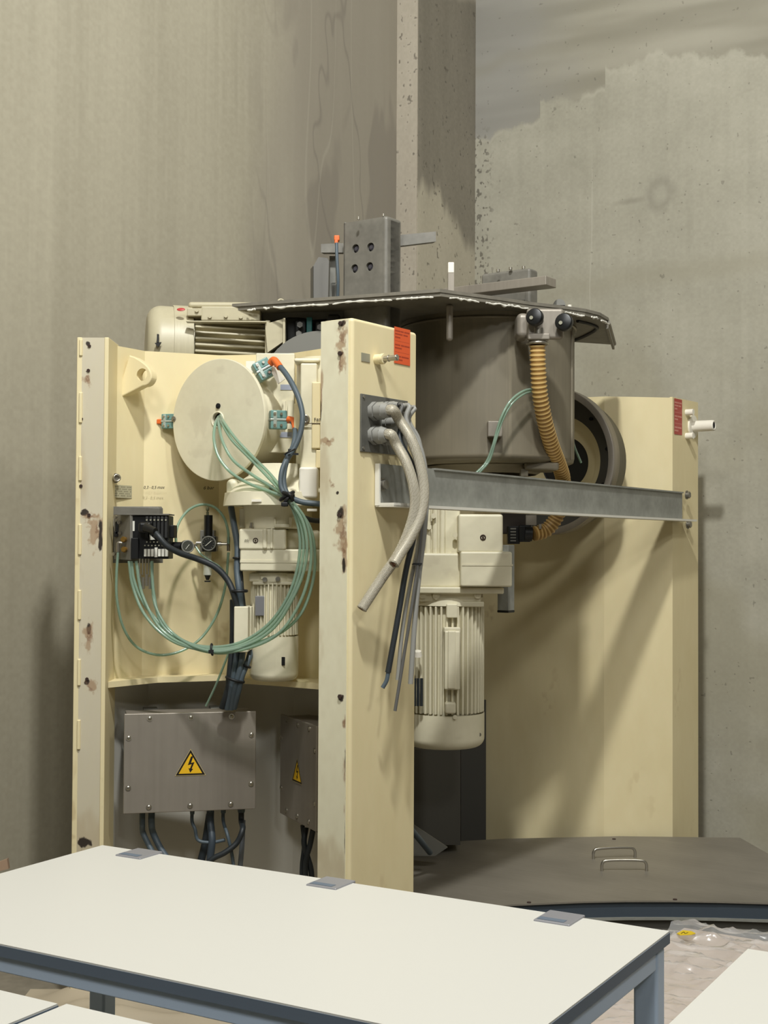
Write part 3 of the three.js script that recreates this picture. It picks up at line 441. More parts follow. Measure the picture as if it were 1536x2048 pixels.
{ // left gear motor
  const D = 4.66, ax = at(549, 1200, D), yb = at(549, 1360, D).y, t = thing('gear_motor', 'smaller cream gear motor hanging in the left bay above the ledge', 'motor', new V3(ax.x, yb, ax.z));
  const yy = y => at(549, y, D).y, r = 48.5 * D / F, up = YD;
  const fc = finMotor(t, new V3(ax.x, yb, ax.z), up, r, yy(1271) - yb, yy(1166) - yy(1271), 36, { round: 0.3 });
  part(fc, 'slot', fbox(563, 1314, 570, 1331, D - r + 0.0045, 0.004, 0.004), MAT.hole);
  part(t, 'motor_pad', [fbox(510, 1192, 530, 1232, D - r * 0.93, 0.02, 0.003)], std(0x77777a, 0.5)); part(t, 'flange', [fbox(505, 1163, 594, 1170, D - r * 0.95, 0.12, 0.003), fbox(498, 1146, 606, 1164, D - r * 0.8, 0.12, 0.006), fbox(521, 1152, 546, 1159, D - r * 0.95, 0.02, 0.003)], MAT.motor);
  for (const [x, y] of [[556, 1158], [530, 1159]]) part(t, 'bolt', cyl(at(x, y, D - r * 0.93), new V3(0, 0, 1), 0.012, 0.008, 0.008, 14), MAT.bolt);
  part(t, 'gear_case', [fbox(480, 1098, 640, 1143, D - 0.11, 0.22, 0.006), fbox(480, 1120, 640, 1126, D - 0.112, 0.22), fbox(478, 1057, 572, 1100, D - 0.115, 0.2, 0.008), fbox(560, 1060, 640, 1100, D - 0.06, 0.16, 0.012), fbox(525, 1057, 534, 1098, D - 0.122, 0.02, 0.006), fbox(540, 1057, 546, 1098, D - 0.12, 0.02, 0.005)], MAT.motor);
  part(t, 'oil_plug', [ring(at(511, 1081, D - 0.116), new V3(0, 0, 1), 0.0075, 0.0015), cyl(at(511, 1081, D - 0.117), new V3(0, 0, 1), 0.003, 0.003)], MAT.rust);
  part(t, 'neck', [cyl(new V3(at(556, 1056, D).x, yy(1058), -D), up, yy(1012) - yy(1058), 0.115, 0.12, 40), fbox(548, 1036, 552, 1056, D - 0.125, 0.03, 0.003), fbox(548, 1048, 580, 1055, D - 0.128, 0.03, 0.003), fbox(578, 1034, 584, 1056, D - 0.125, 0.03, 0.003), fbox(479, 1016, 500, 1056, D - 0.02, 0.1, 0.004)], MAT.motor);
  part(t, 'breather', [cyl(at(503, 1054, D - 0.09), YD, 0.015, 0.005), hex(at(503, 1056, D - 0.09), YD, 0.008, 0.006)], MAT.chrome);
  part(t, 'flange_ring', [cyl(new V3(at(560, 1010, D).x, yy(1013), -D), up, yy(987) - yy(1013), 0.195, 0.19, 56)], MAT.motor);
  part(t, 'bell_housing', [lathe([[0.18, 0], [0.172, 0.012], [0.14, 0.04], [0.11, 0.06], [0.09, 0.1], [0, 0.1]], new V3(at(560, 1010, D).x, yy(987), -D), up, 48), fbox(452, 957, 478, 1000, 4.6, 0.2, 0.02)], MAT.motor);
  for (const [x, y] of [[513, 1001], [624, 1020]]) part(t, 'tag', fbox(x - 10, y - 2.5, x + 10, y + 2.5, D - 0.192, 0.01), MAT.whiteCap);
  part(t, 'bolt', cyl(at(544, 975, 4.5), new V3(0, 0, 1), 0.02, 0.008), MAT.bolt);
  part(t, 'terminal_box', [fbox(468, 1213, 496, 1305, D - 0.12, 0.12, 0.004), fbox(495, 1213, 503, 1300, D - 0.07, 0.1, 0.003)], MAT.motor);
  const w0 = at(487, 1088, D - 0.116); decal(t, 'handwriting', w0, new V3(0.03, 0, 0), new V3(0, 0.022, 0), decalTex(96, 64, g => { g.fillStyle = '#2b261c'; g.font = 'italic 38px sans-serif'; g.fillText('Rfc', 6, 46); }), { alpha: true });
}
{ // castings between the disc and the front post
  const D = 4.5, t = thing('gear_housing', 'cream cast gear housing squeezed between the disc and the front post', 'gear housing', at(612, 1000, D + 0.1));
  part(t, 'drum', [cyl(at(652, 1000, 4.68), YD, at(652, 720, 4.68).y - at(652, 1000, 4.68).y, 0.105, 0.105, 40)], MAT.motor);
  part(t, 'cap_rim', [fbox(588, 716, 640, 724, 4.56, 0.2, 0.006)], MAT.motor);
  part(t, 'panel', [fbox(601, 726, 633, 938, 4.53, 0.1, 0.006)], MAT.motor);
  part(t, 'side_bar', [fbox(624, 764, 640, 897, 4.52, 0.06, 0.004), fbox(588, 806, 600, 860, 4.55, 0.05, 0.006), fbox(632, 900, 642, 936, 4.52, 0.05, 0.003)], MAT.cream);
  part(t, 'foot_pad', [fbox(598, 934, 635, 996, 4.49, 0.12, 0.008)], MAT.whiteCap);
  part(t, 'plug', [ring(at(611, 838, 4.527), new V3(0, 0, 1), 0.011, 0.004), hex(at(611, 838, 4.528), new V3(0, 0, 1), 0.008, 0.004)], MAT.chrome);
  part(t, 'scribed_line', fbox(607, 846, 641, 847.5, 4.518, 0.004), MAT.rust);
  const w0 = at(627, 845, 4.518); decal(t, 'handwriting', w0, new V3(0.036, 0, 0), new V3(0, 0.022, 0), decalTex(120, 72, g => { g.fillStyle = '#2b261c'; g.font = 'bold 46px sans-serif'; g.fillText('Fan', 4, 54); }), { alpha: true });
}
{ // right gear motor under the bowl
  const D = 5.3, ax = at(890, 1300, D), r = 79 * D / F, yy = y => at(890, y, D).y, yb = at(890, 1497, D - r * 0.5).y;
  const t = thing('gear_motor', 'bigger dusty cream gear motor hanging below the grey bowl behind the cut cables', 'motor', new V3(ax.x, yb, ax.z));
  const fc = finMotor(t, new V3(ax.x, yb, ax.z), YD, r, yy(1423) - yb, yy(1212) - yy(1423), 44, { round: 0.24 });
  part(fc, 'bolt', [cyl(at(910, 1434, D - r - 0.001), new V3(0, 0, 1), 0.006, 0.008)], MAT.motor); part(fc, 'bolt', [cyl(at(958, 1469, D - r * 0.5), new V3(0.5, 0, 1), 0.006, 0.007)], MAT.bolt);
  part(t, 'terminal_box', [fbox(889, 1262, 920, 1380, D - r - 0.03, 0.06, 0.006), fbox(888, 1255, 921, 1266, D - r - 0.026, 0.05, 0.004), fbox(896, 1262, 911, 1378, D - r - 0.036, 0.03, 0.004)], MAT.motor);
  part(t, 'box_foot', [fbox(890, 1405, 912, 1428, D - r - 0.02, 0.05, 0.008), fbox(893, 1208, 915, 1236, D - r - 0.012, 0.05, 0.004), fbox(904, 1203, 968, 1214, D - r * 0.9, 0.15, 0.004)], MAT.motor);
  part(t, 'cable_stub', [cyl(at(835, 1312, D - r), new V3(0, 1, 0.3), 0.02, 0.018, 0.014)], MAT.whiteCap);
  for (const x of [829, 836, 843]) part(t, 'wire_end', cyl(at(x, 1412, D - r - 0.002), YD, 0.105, 0.006, 0.006, 12), MAT.cableDark);
  part(t, 'flange', [cyl(new V3(ax.x, yy(1205), ax.z), YD, yy(1186) - yy(1205), r * 0.86, r * 0.9, 40), fbox(836, 1174, 1008, 1188, D - 0.17, 0.34, 0.006), fbox(838, 1184, 962, 1204, D - 0.14, 0.26, 0.006)], MAT.motor);
  part(t, 'gear_case', [fbox(921, 1103, 1024, 1174, D - 0.2, 0.32, 0.008), fbox(924, 1128, 1026, 1132, D - 0.202, 0.32), fbox(836, 1106, 930, 1176, D - 0.13, 0.28, 0.01), fbox(917, 1028, 1006, 1106, D - 0.19, 0.3, 0.01)], MAT.motor);
  part(t, 'ribbed_case', [fbox(836, 1015, 920, 1114, D - 0.08, 0.2, 0.01), ...[856, 870, 885].map(x => cyl(at(x, 1110, D - 0.085), YD, 0.18, 0.011)), fbox(836, 1110, 922, 1117, D - 0.12, 0.2, 0.003)], MAT.motor);
  for (const [x, y] of [[867, 1032], [858, 1054], [908, 1106], [910, 1070]]) part(t, 'bolt', hex(at(x, y, D - 0.1), new V3(0, 0, 1), 0.011, 0.012), MAT.motor);
  part(t, 'oil_plug', [ring(at(966, 1075, D - 0.191), new V3(0, 0, 1), 0.009, 0.0025), cyl(at(966, 1075, D - 0.192), new V3(0, 0, 1), 0.003, 0.004)], MAT.rust);
  for (const [x, y] of [[872, 1192], [955, 1190], [845, 1190]]) part(t, 'bolt', [cyl(at(x, y, D - 0.14), new V3(0, 0, 1), 0.012, 0.013), cyl(at(x, y, D - 0.152), new V3(0, 0, 1), 0.003, 0.004)], MAT.motor);
  const c = thing('hanging_strut', 'short grey square steel tube with a black end cap beside the hanging motor', 'strut', at(1006, 1224, 5.42));
  part(c, 'tube', mboxAt(at(1012, 1180, 5.4), 0.05, at(1006, 1090, 5.4).y, at(1006, 1221, 5.4).y), MAT.galv); part(c, 'end_cap', mboxAt(at(1012, 1180, 5.4), 0.052, at(1006, 1220, 5.4).y, at(1006, 1225, 5.4).y), MAT.black);
}
function mboxAt(p, w, y1, y0) { return new RoundedBoxGeometry(w, Math.abs(y1 - y0), w, 2, 0.003).rotateY(TH).translate(p.x, (y0 + y1) / 2, p.z); }
{ // big motor lying on top
  const D = 5.3, a = at(291, 703, D), t = thing('hinge_motor', 'large cream electric motor lying on its side on top of the left bay', 'motor', at(440, 790, D + 0.03));
  const d = new V3(0.975, -0.02, -0.22), r = 0.182; seed = 11;
  const fc = finMotor(t, a, d, r, 0.175, 0.34, 44, { round: 0.3, mat: MAT.topMotor });
  const pt = (x, o) => a.clone().addScaledVector(d, x).add(o);
  part(fc, 'band', [lathe([[r + 0.002, 0.1], [r + 0.006, 0.101], [r + 0.006, 0.172], [r + 0.002, 0.173]], a, d, 56)], MAT.topMotor);
  part(fc, 'direction_arrow', [prism([at(309, 686, 5.11), at(322, 684, 5.11), at(316, 694, 5.11)], new V3(0, 0, -0.014)), fbox(313.8, 668, 317, 686, 5.11, 0.014)], MAT.dark);
  part(fc, 'red_mark', [aim(new THREE.SphereGeometry(1, 20, 12).scale(0.016, 0.003, 0.0085), new V3(0, 0.7, 1), at(362, 619, 5.155))], std(0xb03a38, 0.4));
  part(t, 'terminal_box', [fbox(402, 612, 520, 642, 5.17, 0.14, 0.006), fbox(374, 616, 404, 632, 5.17, 0.1, 0.004), fbox(376, 603, 512, 616, 5.26, 0.2, 0.02)], MAT.topMotor);
  for (const [x, y] of [[394, 621], [420, 633], [452, 632], [482, 634]]) part(t, 'bolt', hex(at(x, y, 5.17), new V3(0, 0, 1), 0.008, 0.008), MAT.topMotor);
  part(t, 'top_rail', fbox(372, 641, 532, 645, 5.12, 0.03, 0.003), MAT.topMotor);
  part(t, 'end_bracket', [prism([at(530, 648, 5.14), at(569, 637, 5.14), at(568, 682, 5.14), at(535, 705, 5.14)], new V3(0, 0, -0.03)), fbox(566, 636, 570, 690, 5.12, 0.06), fbox(530, 640, 540, 720, 5.16, 0.2, 0.006)], MAT.topMotor);
  part(t, 'lifting_eye', [ring(at(562, 605, 5.2), new V3(0.3, 0, 1), 0.012, 0.004)], MAT.topMotor);
  const h = thing('hinge_drive', 'dark oily hinge drive with a grey round case behind the front post', 'drive', at(640, 800, 5.25));
  part(h, 'round_case', [cyl(at(638, 780, 5.1), new V3(0.1, 0, -1), 0.16, 0.225, 0.225, 56)], MAT.castGrey);
  part(h, 'drive_block', [fbox(571, 634, 682, 700, 5.2, 0.2, 0.01), fbox(590, 640, 612, 690, 5.16, 0.06, 0.008), fbox(630, 642, 650, 690, 5.15, 0.06, 0.01), fbox(654, 628, 680, 660, 5.12, 0.06, 0.01)], MAT.dark);
  part(h, 'seal_strip', fbox(613, 634, 624, 676, 5.14, 0.03, 0.003), MAT.tealDark, { label: 'teal strip' });
  for (const [x, y] of [[600, 650], [598, 668], [640, 655]]) part(h, 'bolt', hex(at(x, y, 5.14), new V3(0, 0, 1), 0.012, 0.01), MAT.darkSteel);
}

// ------------------------------------------------------------------ mixing bowl with its deck plate
{
  const c = new V3(0.42, 0, -5.5), R = 0.352, yB = at(975, 922, 5.15).y, yD = at(880, 592, 4.85).y, t = thing('mixing_bowl', 'big dark grey steel bowl under a flat deck plate in the open machine front', 'bowl', new V3(c.x, yB - 0.02, c.z));
  part(t, 'drum', lathe([[0, 0], [R - 0.03, 0.0], [R - 0.004, 0.012], [R, 0.03], [R, yD - yB - 0.045], [R + 0.004, yD - yB - 0.04], [R + 0.004, yD - yB]], new V3(c.x, yB, c.z), YD, 96), MAT.bowl);
  part(t, 'collar', lathe([[R - 0.01, 0], [R + 0.008, 0.002], [R + 0.01, 0.012], [R - 0.01, 0.014]], new V3(c.x, yD - 0.03, c.z), YD, 80), MAT.bowl);
  part(t, 'seam_strip', [cyl(new V3(c.x + 0.325, yB + 0.02, c.z + 0.14), YD, yD - yB - 0.04, 0.006), fbox(1106, 846, 1111, 880, 5.34, 0.02)], MAT.bowl);
  part(t, 'drain_flange', [fbox(1050, 924, 1118, 940, 5.24, 0.2, 0.008), fbox(1042, 938, 1056, 952, 5.25, 0.05), lathe([[0.2, 0], [0.25, 0.03]], new V3(c.x, yB - 0.035, c.z), YD, 48)], MAT.bowl);
  const oP = [[464, 621], [880, 592], [1000, 608], [1060, 617], [1130, 625], [1172, 631], [1200, 638], [1217, 648], [1229, 690], [900, 668], [497, 642]].map(p => onY(p[0], p[1], yD));
  const rise = h => new V3(0, h, 0), lift = (P, h) => P.map(p => p.clone().add(rise(h)));
  const sh2 = P => { const m = P.reduce((s, p) => s.add(p), new V3()).divideScalar(P.length); return P.map(p => p.clone().lerp(m, 0.012)); };
  part(t, 'deck_plate', [prism(lift(oP, 0.014), rise(0.012)), prism(lift(sh2(oP), 0.0), rise(0.014))], MAT.deck);
  part(t, 'edge_rim', [prism([oP[7], oP[8]].flatMap((p, i) => i ? [p, p.clone().add(rise(-0.02))] : [p.clone().add(rise(-0.02)), p]), new V3(-0.01, 0, 0)), sweep(curve(lift(oP.slice(7, 9), 0.005)), 0.008, 8)], MAT.deck);
  // sealant squeezed out along the near edges
  seed = 31; const bead = (a, b, n) => { const P = []; for (let i = 0; i <= n; i++) P.push(a.clone().lerp(b, i / n).add(new V3(0, -0.002 + (rnd() - 0.5) * 0.006, (rnd() - 0.5) * 0.006 + 0.004))); return curve(P); };
  const wob = k => s => 0.0022 + 0.0042 * Math.pow(vn(s * 26 + k, k), 1.5) * Math.sin(Math.PI * Math.min(1, Math.max(0.02, s))) ** 0.3;
  [[0, 1, 0.08, 0.12], [0, 1, 0.16, 0.19], [0, 1, 0.21, 0.48], [0, 1, 0.5, 0.78], [0, 1, 0.8, 0.97], [1, 3, 0.1, 0.42], [1, 3, 0.5, 0.98], [4, 7, 0.0, 0.3], [4, 7, 0.45, 0.6], [4, 7, 0.7, 0.98]].forEach(([i, j, f, g], k) => {
    const q = i === 4 ? (z => curve([oP[4], oP[5], oP[6], oP[7]]).getPoint(z)) : (z => oP[i].clone().lerp(oP[j], z));
    part(t, 'sealant', sweep(bead(q(f), q(g), Math.max(4, Math.round((g - f) * 26))), wob(k + 1), 80, 8), MAT.seal);
  });
  part(t, 'gasket', rod([onY(1146, 682, yD - 0.004), onY(1168, 673, yD - 0.004), onY(1190, 661, yD - 0.004), onY(1194, 655, yD - 0.004), onY(1180, 648, yD - 0.004), onY(1155, 642, yD - 0.004)], 0.007), MAT.dark);
  part(t, 'under_frame', [prism([onY(470, 628, yD), onY(700, 622, yD), onY(740, 640, yD), onY(520, 648, yD)], rise(-0.03))], MAT.darkSteel);
  // tall housing with four bolt recesses
  const q = at(774, 430, 5.05).applyMatrix4(MI), yT = q.y, y0 = 1.95, u0 = q.x, v0 = q.z, w = 0.205;
  const s = new THREE.Shape(); s.moveTo(-w + 0.004, y0); s.lineTo(-0.018, y0); s.lineTo(-0.018, yT - 0.004); s.lineTo(-w + 0.004, yT - 0.004); s.closePath();
  const hc = [[711, 497], [741, 494], [709, 537], [739, 533]].map(([x, y]) => onU(x, y, u0)); for (const h of hc) { const p = new THREE.Path(); p.absarc(h.z - v0, h.y, 0.0165, 0, Math.PI * 2, true); s.holes.push(p); }
  const hs = part(t, 'tall_housing', [new THREE.ExtrudeGeometry(s, { depth: 0.012, bevelEnabled: false, curveSegments: 24 }).rotateY(-Math.PI / 2).translate(u0 + 0.012, 0, v0).applyMatrix4(MM), mbox(u0 + 0.013, u0 + 0.1, y0, yT, v0 - w, v0, 0.012), mbox(u0, u0 + 0.1, y0, yT, v0 - 0.03, v0, 0.014), mbox(u0, u0 + 0.03, y0, yT, v0 - w, v0 - w + 0.012, 0.004)], MAT.grey, { label: 'tall upright housing with four round bolt recesses' });
  for (const h of hc) { part(hs, 'bolt_recess', cyl(M(u0 + 0.0135, h.y, h.z), ND, 0.001, 0.0163), MAT.hole); part(hs, 'bolt', [cyl(M(u0 + 0.013, h.y, h.z), ND, 0.006, 0.011), cyl(M(u0 + 0.008, h.y, h.z), ND, 0.0035, 0.007)], std(0x4a4850, 0.4, 0.3)); }
  for (const [x, y] of [[717, 434], [767, 428]]) part(hs, 'bolt', hex(at(x, y + 5, 5.08), YD, 0.006, 0.01), MAT.chrome);
  part(t, 'plug', [fbox(668, 470, 679, 481, 5.12, 0.03, 0.004), fbox(669, 479, 676, 487, 5.12, 0.02, 0.003)], MAT.orange, { label: 'orange plug' }); part(t, 'plug_cable', rod([[673, 486, 5.11], [674, 520, 5.1], [676, 560, 5.1], [675, 604, 5.12]], 0.0062), MAT.cable);
  part(t, 'cross_bar', prism([at(798, 470, 5.2), at(872, 463, 5.2), at(872, 483, 5.2), at(798, 492, 5.2)], new V3(-0.01, 0, -0.03)), MAT.grey); part(t, 'cross_bar', prism([at(642, 488, 5.25), at(690, 486, 5.25), at(690, 505, 5.25), at(642, 505, 5.25)], new V3(0.01, 0, -0.03)), MAT.grey);
  part(t, 'guide_plate', [prism([at(625, 535, 5.2), at(637, 514, 5.2), at(655, 516, 5.2), at(658, 522, 5.2), at(656, 606, 5.2), at(625, 608, 5.2)], new V3(0.004, 0, -0.03)), prism([at(621, 538, 5.22), at(626, 532, 5.19), at(626, 608, 5.19), at(621, 608, 5.22)], new V3(0.004, 0, -0.02))], MAT.darkSteel);
  part(t, 'guide_post', [fbox(659, 512, 671, 566, 5.3, 0.03), fbox(659, 566, 664, 606, 5.28, 0.03), fbox(664, 567, 672, 606, 5.3, 0.03)], MAT.castGrey);
  // lever, low housing, bar
  part(t, 'lever', [fbox(896.5, 545, 908, 586, 5.0, 0.03), fbox(893, 608, 906, 681, 5.0, 0.03, 0.01)], MAT.steel); part(t, 'lever_cap', fbox(896, 524, 908.5, 546, 4.998, 0.034, 0.004), MAT.whiteCap, { label: 'white lever cap' });
  const k = at(1060, 535, 5.42).applyMatrix4(MI); part(t, 'low_housing', [mbox(k.x, k.x + 0.07, yD, k.y, k.z - 0.23, k.z, 0.012), mbox(k.x - 0.004, k.x, yD, k.y - 0.095, k.z - 0.215, k.z - 0.02)], MAT.grey);
  for (const [x, y] of [[996, 541], [1021, 537], [1047, 535]]) part(t, 'bolt', hex(at(x, y + 3, 5.46), YD, 0.008, 0.011), MAT.chrome);
  const b = at(1092, 551, 5.22).applyMatrix4(MI); part(t, 'clamp_bar', [mbox(b.x, b.x + 0.085, b.y - 0.036, b.y, b.z - 0.47, b.z, 0.003)], MAT.steel); 
  part(t, 'stop_tab', [cyl(at(1119, 610, 5.35), new V3(0, 0, -1), 0.02, 0.024), fbox(1108, 610, 1130, 622, 5.35, 0.02)], MAT.castGrey); part(t, 'bolt', hex(at(1139, 617, 5.3), YD, 0.009, 0.014), MAT.whiteCap);
  // vent box with two black knobs and the hose port
  const D = 5.0, vb = part(t, 'vent_box', [fbox(1054, 616, 1128, 678, D, 0.03, 0.012), fbox(1034, 625, 1060, 675, D + 0.02, 0.12, 0.02), fbox(1056, 666, 1100, 679, D - 0.012, 0.03, 0.005)], MAT.steel);
  for (const [x, y, r] of [[1078, 641, 0.032], [1136, 651, 0.033]]) { const n = new V3(-0.45, 0.1, 1).normalize(), p = at(x, y, D + 0.005), kn = part(vb, 'knob', [cyl(p, n, 0.05, r * 0.55), lathe([[0, 0.03], [r * 0.8, 0.032], [r, 0.042], [r, 0.058], [r * 0.86, 0.066], [0, 0.067]], p, n, 40)], MAT.black); part(kn, 'knob_cap', [cyl(p.clone().addScaledVector(n, 0.0665).add(new V3(-0.008, -0.006, 0)), n, 0.002, 0.007)], MAT.greyLabel); }
  part(vb, 'hose_port', [cyl(at(1075, 690, D + 0.03), YD, 0.06, 0.034, 0.034), ring(at(1075, 687, D + 0.03), YD, 0.037, 0.006)], MAT.chrome);
  // plumbing block on the bowl wall
  part(t, 'tube_block', fbox(976, 842, 1005, 873, 5.1, 0.08, 0.003).rotateY(0), MAT.steel);
}
{ // pivot ring at the right
  const P = new V3(0.733, at(1092, 922, 6.1).y, -6.1), t = thing('pivot_ring', 'round steel pivot ring with a hollow dark inside behind the right edge of the bowl', 'ring', P.clone().add(new V3(0, -0.33, 0)));
  const ringPart = (name, prof, mat, seg = 72) => part(t, name, lathe(prof, P, UD, seg), mat);
  ringPart('rim', [[0.305, 0.004], [0.307, 0], [0.332, 0], [0.334, 0.006], [0.334, 0.06], [0.305, 0.06], [0.305, 0.004]], MAT.steel);
  ringPart('inner_cone', [[0.306, 0.004], [0.296, 0.1], [0.215, 0.11], [0.21, 0.16]], MAT.shade);
  ringPart('recess', [[0.212, 0.15], [0.17, 0.16], [0.165, 0.18], [0.12, 0.182]], MAT.cream);
  ringPart('bore', [[0.122, 0.182], [0.118, 0.198], [0, 0.198]], MAT.dark);
  ringPart('rear_drum', [[0.3, 0.06], [0.3, 0.2], [0, 0.2]], MAT.grey);
  seed = 5; for (let i = 0; i < 10; i++) { const a = i / 10 * Math.PI * 2 + 0.2, r = 0.258; part(t, 'bolt', cyl(P.clone().addScaledVector(UD, 0.1).addScaledVector(VD, Math.cos(a) * r).add(new V3(0, Math.sin(a) * r, 0)), ND, 0.006, 0.008), MAT.hole); }
}
{ // amber suction hose: amber wall with a paler rib wound round it
  const c = path3([[1075, 690, 5.03], [1076, 730, 5.04], [1080, 790, 5.07], [1089, 840, 5.12], [1103, 890, 5.2], [1118, 930, 5.31], [1126, 960, 5.4], [1124, 1000, 5.45], [1112, 1036, 5.48], [1092, 1060, 5.48], [1066, 1068, 5.46]]), n = 58, L = c.getLength(), ribTex = paint(64, 8, L / n, 1, x => mixc([150, 112, 56], [224, 190, 124], Math.pow(0.5 + 0.5 * Math.sin(x / (L / n) * Math.PI * 2), 1.5)), THREE.RepeatWrapping);
  const h = single('suction_hose', 'amber ribbed plastic hose curving down the front of the grey bowl', 'hose', sweep(c, t => 0.0265 + 0.0045 * Math.pow(0.5 + 0.5 * Math.sin(t * n * Math.PI * 2), 1.5), n * 8, 20), std(0xffffff, 0.5, 0, { map: ribTex }), null, true);
  part(h, 'hose_cuff', [cyl(at(1064, 1068, 5.45), new V3(-1, 0.05, 0), 0.03, 0.03)], MAT.black);
  const v = thing('hose_connector', 'dark valve body with small connectors at the lower end of the amber hose', 'connector', at(1040, 1090, 5.5));
  part(v, 'body', fbox(1005, 1026, 1062, 1068, 5.52, 0.1, 0.004), std(0x3a3027, 0.6)); part(v, 'plug', [fbox(1038, 1050, 1062, 1084, 5.44, 0.05, 0.006), fbox(1016, 1052, 1040, 1088, 5.46, 0.05, 0.003)], MAT.black);
  for (let i = 0; i < 5; i++) part(v, 'terminal', fbox(1021, 1056 + i * 6, 1032, 1059 + i * 6, 5.455, 0.008), MAT.castGrey);
  part(v, 'bracket', [fbox(1052, 1030, 1073, 1050, 5.46, 0.03), fbox(1078, 1048, 1083, 1058, 5.44, 0.02)], MAT.steel);
}
const tubeThing = (label, l, r = 0.0048, group) => single('air_tube', label, 'tube', sweep(path3(l), r, Math.max(30, l.length * 12), 10), MAT.tube, group, true);
{
  const a = tubeThing('green air tube arching over the front of the bowl behind the amber hose', [[948, 950, 5.04], [972, 925, 5.06], [986, 890, 5.05], [992, 868, 5.05], [1002, 836, 5.04], [1020, 803, 5.05], [1045, 783, 5.08], [1070, 778, 5.13], [1100, 786, 5.25], [1125, 815, 5.38], [1140, 850, 5.5], [1142, 890, 5.58], [1132, 915, 5.62]]);
  tubeThing('green air tube running just inside the first arch on the bowl', [[956, 948, 5.05], [978, 922, 5.06], [990, 885, 5.05], [996, 866, 5.05], [1006, 838, 5.05], [1025, 806, 5.06], [1050, 787, 5.09], [1075, 783, 5.15], [1103, 792, 5.28], [1128, 822, 5.4], [1143, 858, 5.5], [1148, 890, 5.56], [1162, 925, 5.62]]);
  part(a, 'cable_tie', ring(at(1142, 869, 5.52), YD, 0.011, 0.003), MAT.tie);
}
// ------------------------------------------------------------------ pneumatics in the left bay
{ // valve terminal
  const D = 4.6, t = thing('valve_terminal', 'black pneumatic valve block with white labels on a grey back plate in the left bay', 'valve block', at(280, 1125, 4.66));
  part(t, 'back_plate', [prism([at(219, 1013, 4.68), at(316, 1013, 4.78), at(319, 1017, 4.78), at(319, 1126, 4.78), at(219, 1126, 4.68)], new V3(0.01, 0, -0.012))], MAT.grey);
  part(t, 'side_bracket', [prism([at(228, 1029, 4.66), at(260, 1028, 4.56), at(260, 1120, 4.56), at(228, 1118, 4.66)], new V3(0.008, 0, -0.006)), fbox(235, 1027, 338, 1030, 4.56, 0.12)], MAT.grey);
  part(t, 'body', [fbox(260, 1031, 337, 1118, D - 0.03, 0.1, 0.003), fbox(336, 1050, 348, 1076, D, 0.07, 0.003), fbox(262, 1076, 276, 1118, D - 0.05, 0.04, 0.002)], MAT.black);
  for (let i = 0; i < 6; i++) { const x = 291 + i * 7.6; part(t, 'valve', [fbox(x, 1033, x + 5.4, 1076, D - 0.042, 0.03, 0.002)], MAT.dark); part(t, 'port', cyl(at(x + 2.7, 1040, D - 0.042), new V3(0, 0, 1), 0.003, 0.003), MAT.greyLabel); }
  for (let i = 0; i < 7; i++) { const x = 288 + i * 7, o = i === 3 ? 3 : 0; part(t, 'label', fbox(x, 1098 - o, x + 5, 1113 + o / 2, D - 0.046, 0.015, 0.001), MAT.paper); part(t, 'status_light', cyl(at(x + 2, 1091, D - 0.031), new V3(0, 0, 1), 0.003, 0.0025), MAT.greyLabel); if (i < 5) part(t, 'status_light', cyl(at(x + 6, 1084, D - 0.031), new V3(0, 0, 1), 0.003, 0.0025), MAT.greyLabel); }
  part(t, 'logo_flash', prism([at(299, 1069, D - 0.046), at(310, 1079, D - 0.046), at(300, 1080, D - 0.046)], new V3(0, 0, -0.003)), MAT.paper);
  part(t, 'name_label', fbox(265, 1042, 269, 1062, D - 0.032, 0.004), MAT.paper);
  part(t, 'bus_plug', [fbox(276, 1044, 302, 1066, D - 0.07, 0.05, 0.01), cyl(at(292, 1055, D - 0.07), new V3(0.6, -0.2, 0.5), 0.05, 0.016, 0.011)], MAT.black);
  for (const [x, y] of [[249, 1079], [250, 1099]]) part(t, 'brass_port', [hex(at(x, y, 4.58), new V3(-0.2, 0, 1), 0.0105, 0.012), cyl(at(x, y, 4.57), new V3(-0.2, 0, 1), 0.012, 0.007)], MAT.brass);
  for (const [x, y] of [[232, 1034], [240, 1045], [242, 1066], [229, 1108]]) part(t, 'screw', cyl(at(x, y, 4.62), new V3(-0.2, 0, 1), 0.012, 0.006), MAT.chrome);
  for (const [x, y, h] of [[234, 1056, 26], [232, 1068, 12]]) part(t, 'button', fbox(x - 4, y - h / 2, x + 4, y + h / 2, 4.63, 0.02, 0.003), MAT.black);
  part(t, 'elbow_fitting', [cyl(at(236, 1104, 4.6), YD, 0.03, 0.006), sweep(curve([at(236, 1090, 4.6), at(237, 1086, 4.6), at(245, 1086, 4.6)]), 0.006, 12)], MAT.chrome);
  for (let i = 0; i < 4; i++) { const x = 277 + i * 6; part(t, 'silencer', [cyl(at(x + 2, 1150, 4.57), YD, 0.055, 0.0025), cyl(at(x + 2 + i, i % 2 ? 1178 : 1172, 4.57), YD, 0.04, 0.0055)], MAT.chrome); }
  part(t, 'gauge', [cyl(at(372, 1093, 4.64), new V3(0.35, 0, 1), 0.03, 0.022), cyl(at(346, 1093, 4.65), new V3(1, 0, 0.2), 0.04, 0.016)], MAT.black);
  const gp = at(372, 1093, 4.64).addScaledVector(new V3(0.35, 0, 1).normalize(), 0.0305); part(t, 'gauge_face', cyl(gp, new V3(0.35, 0, 1), 0.001, 0.018), std(0x45463f, 0.3)); part(t, 'gauge_needle', sweep(curve([gp.clone().add(new V3(-0.006, -0.009, 0.004)), gp.clone().add(new V3(0.006, 0.007, 0.002))]), 0.0009, 4), MAT.paper);
  part(t, 'gauge_ring', ring(gp, new V3(0.35, 0, 1), 0.02, 0.0025), MAT.castGrey);
}
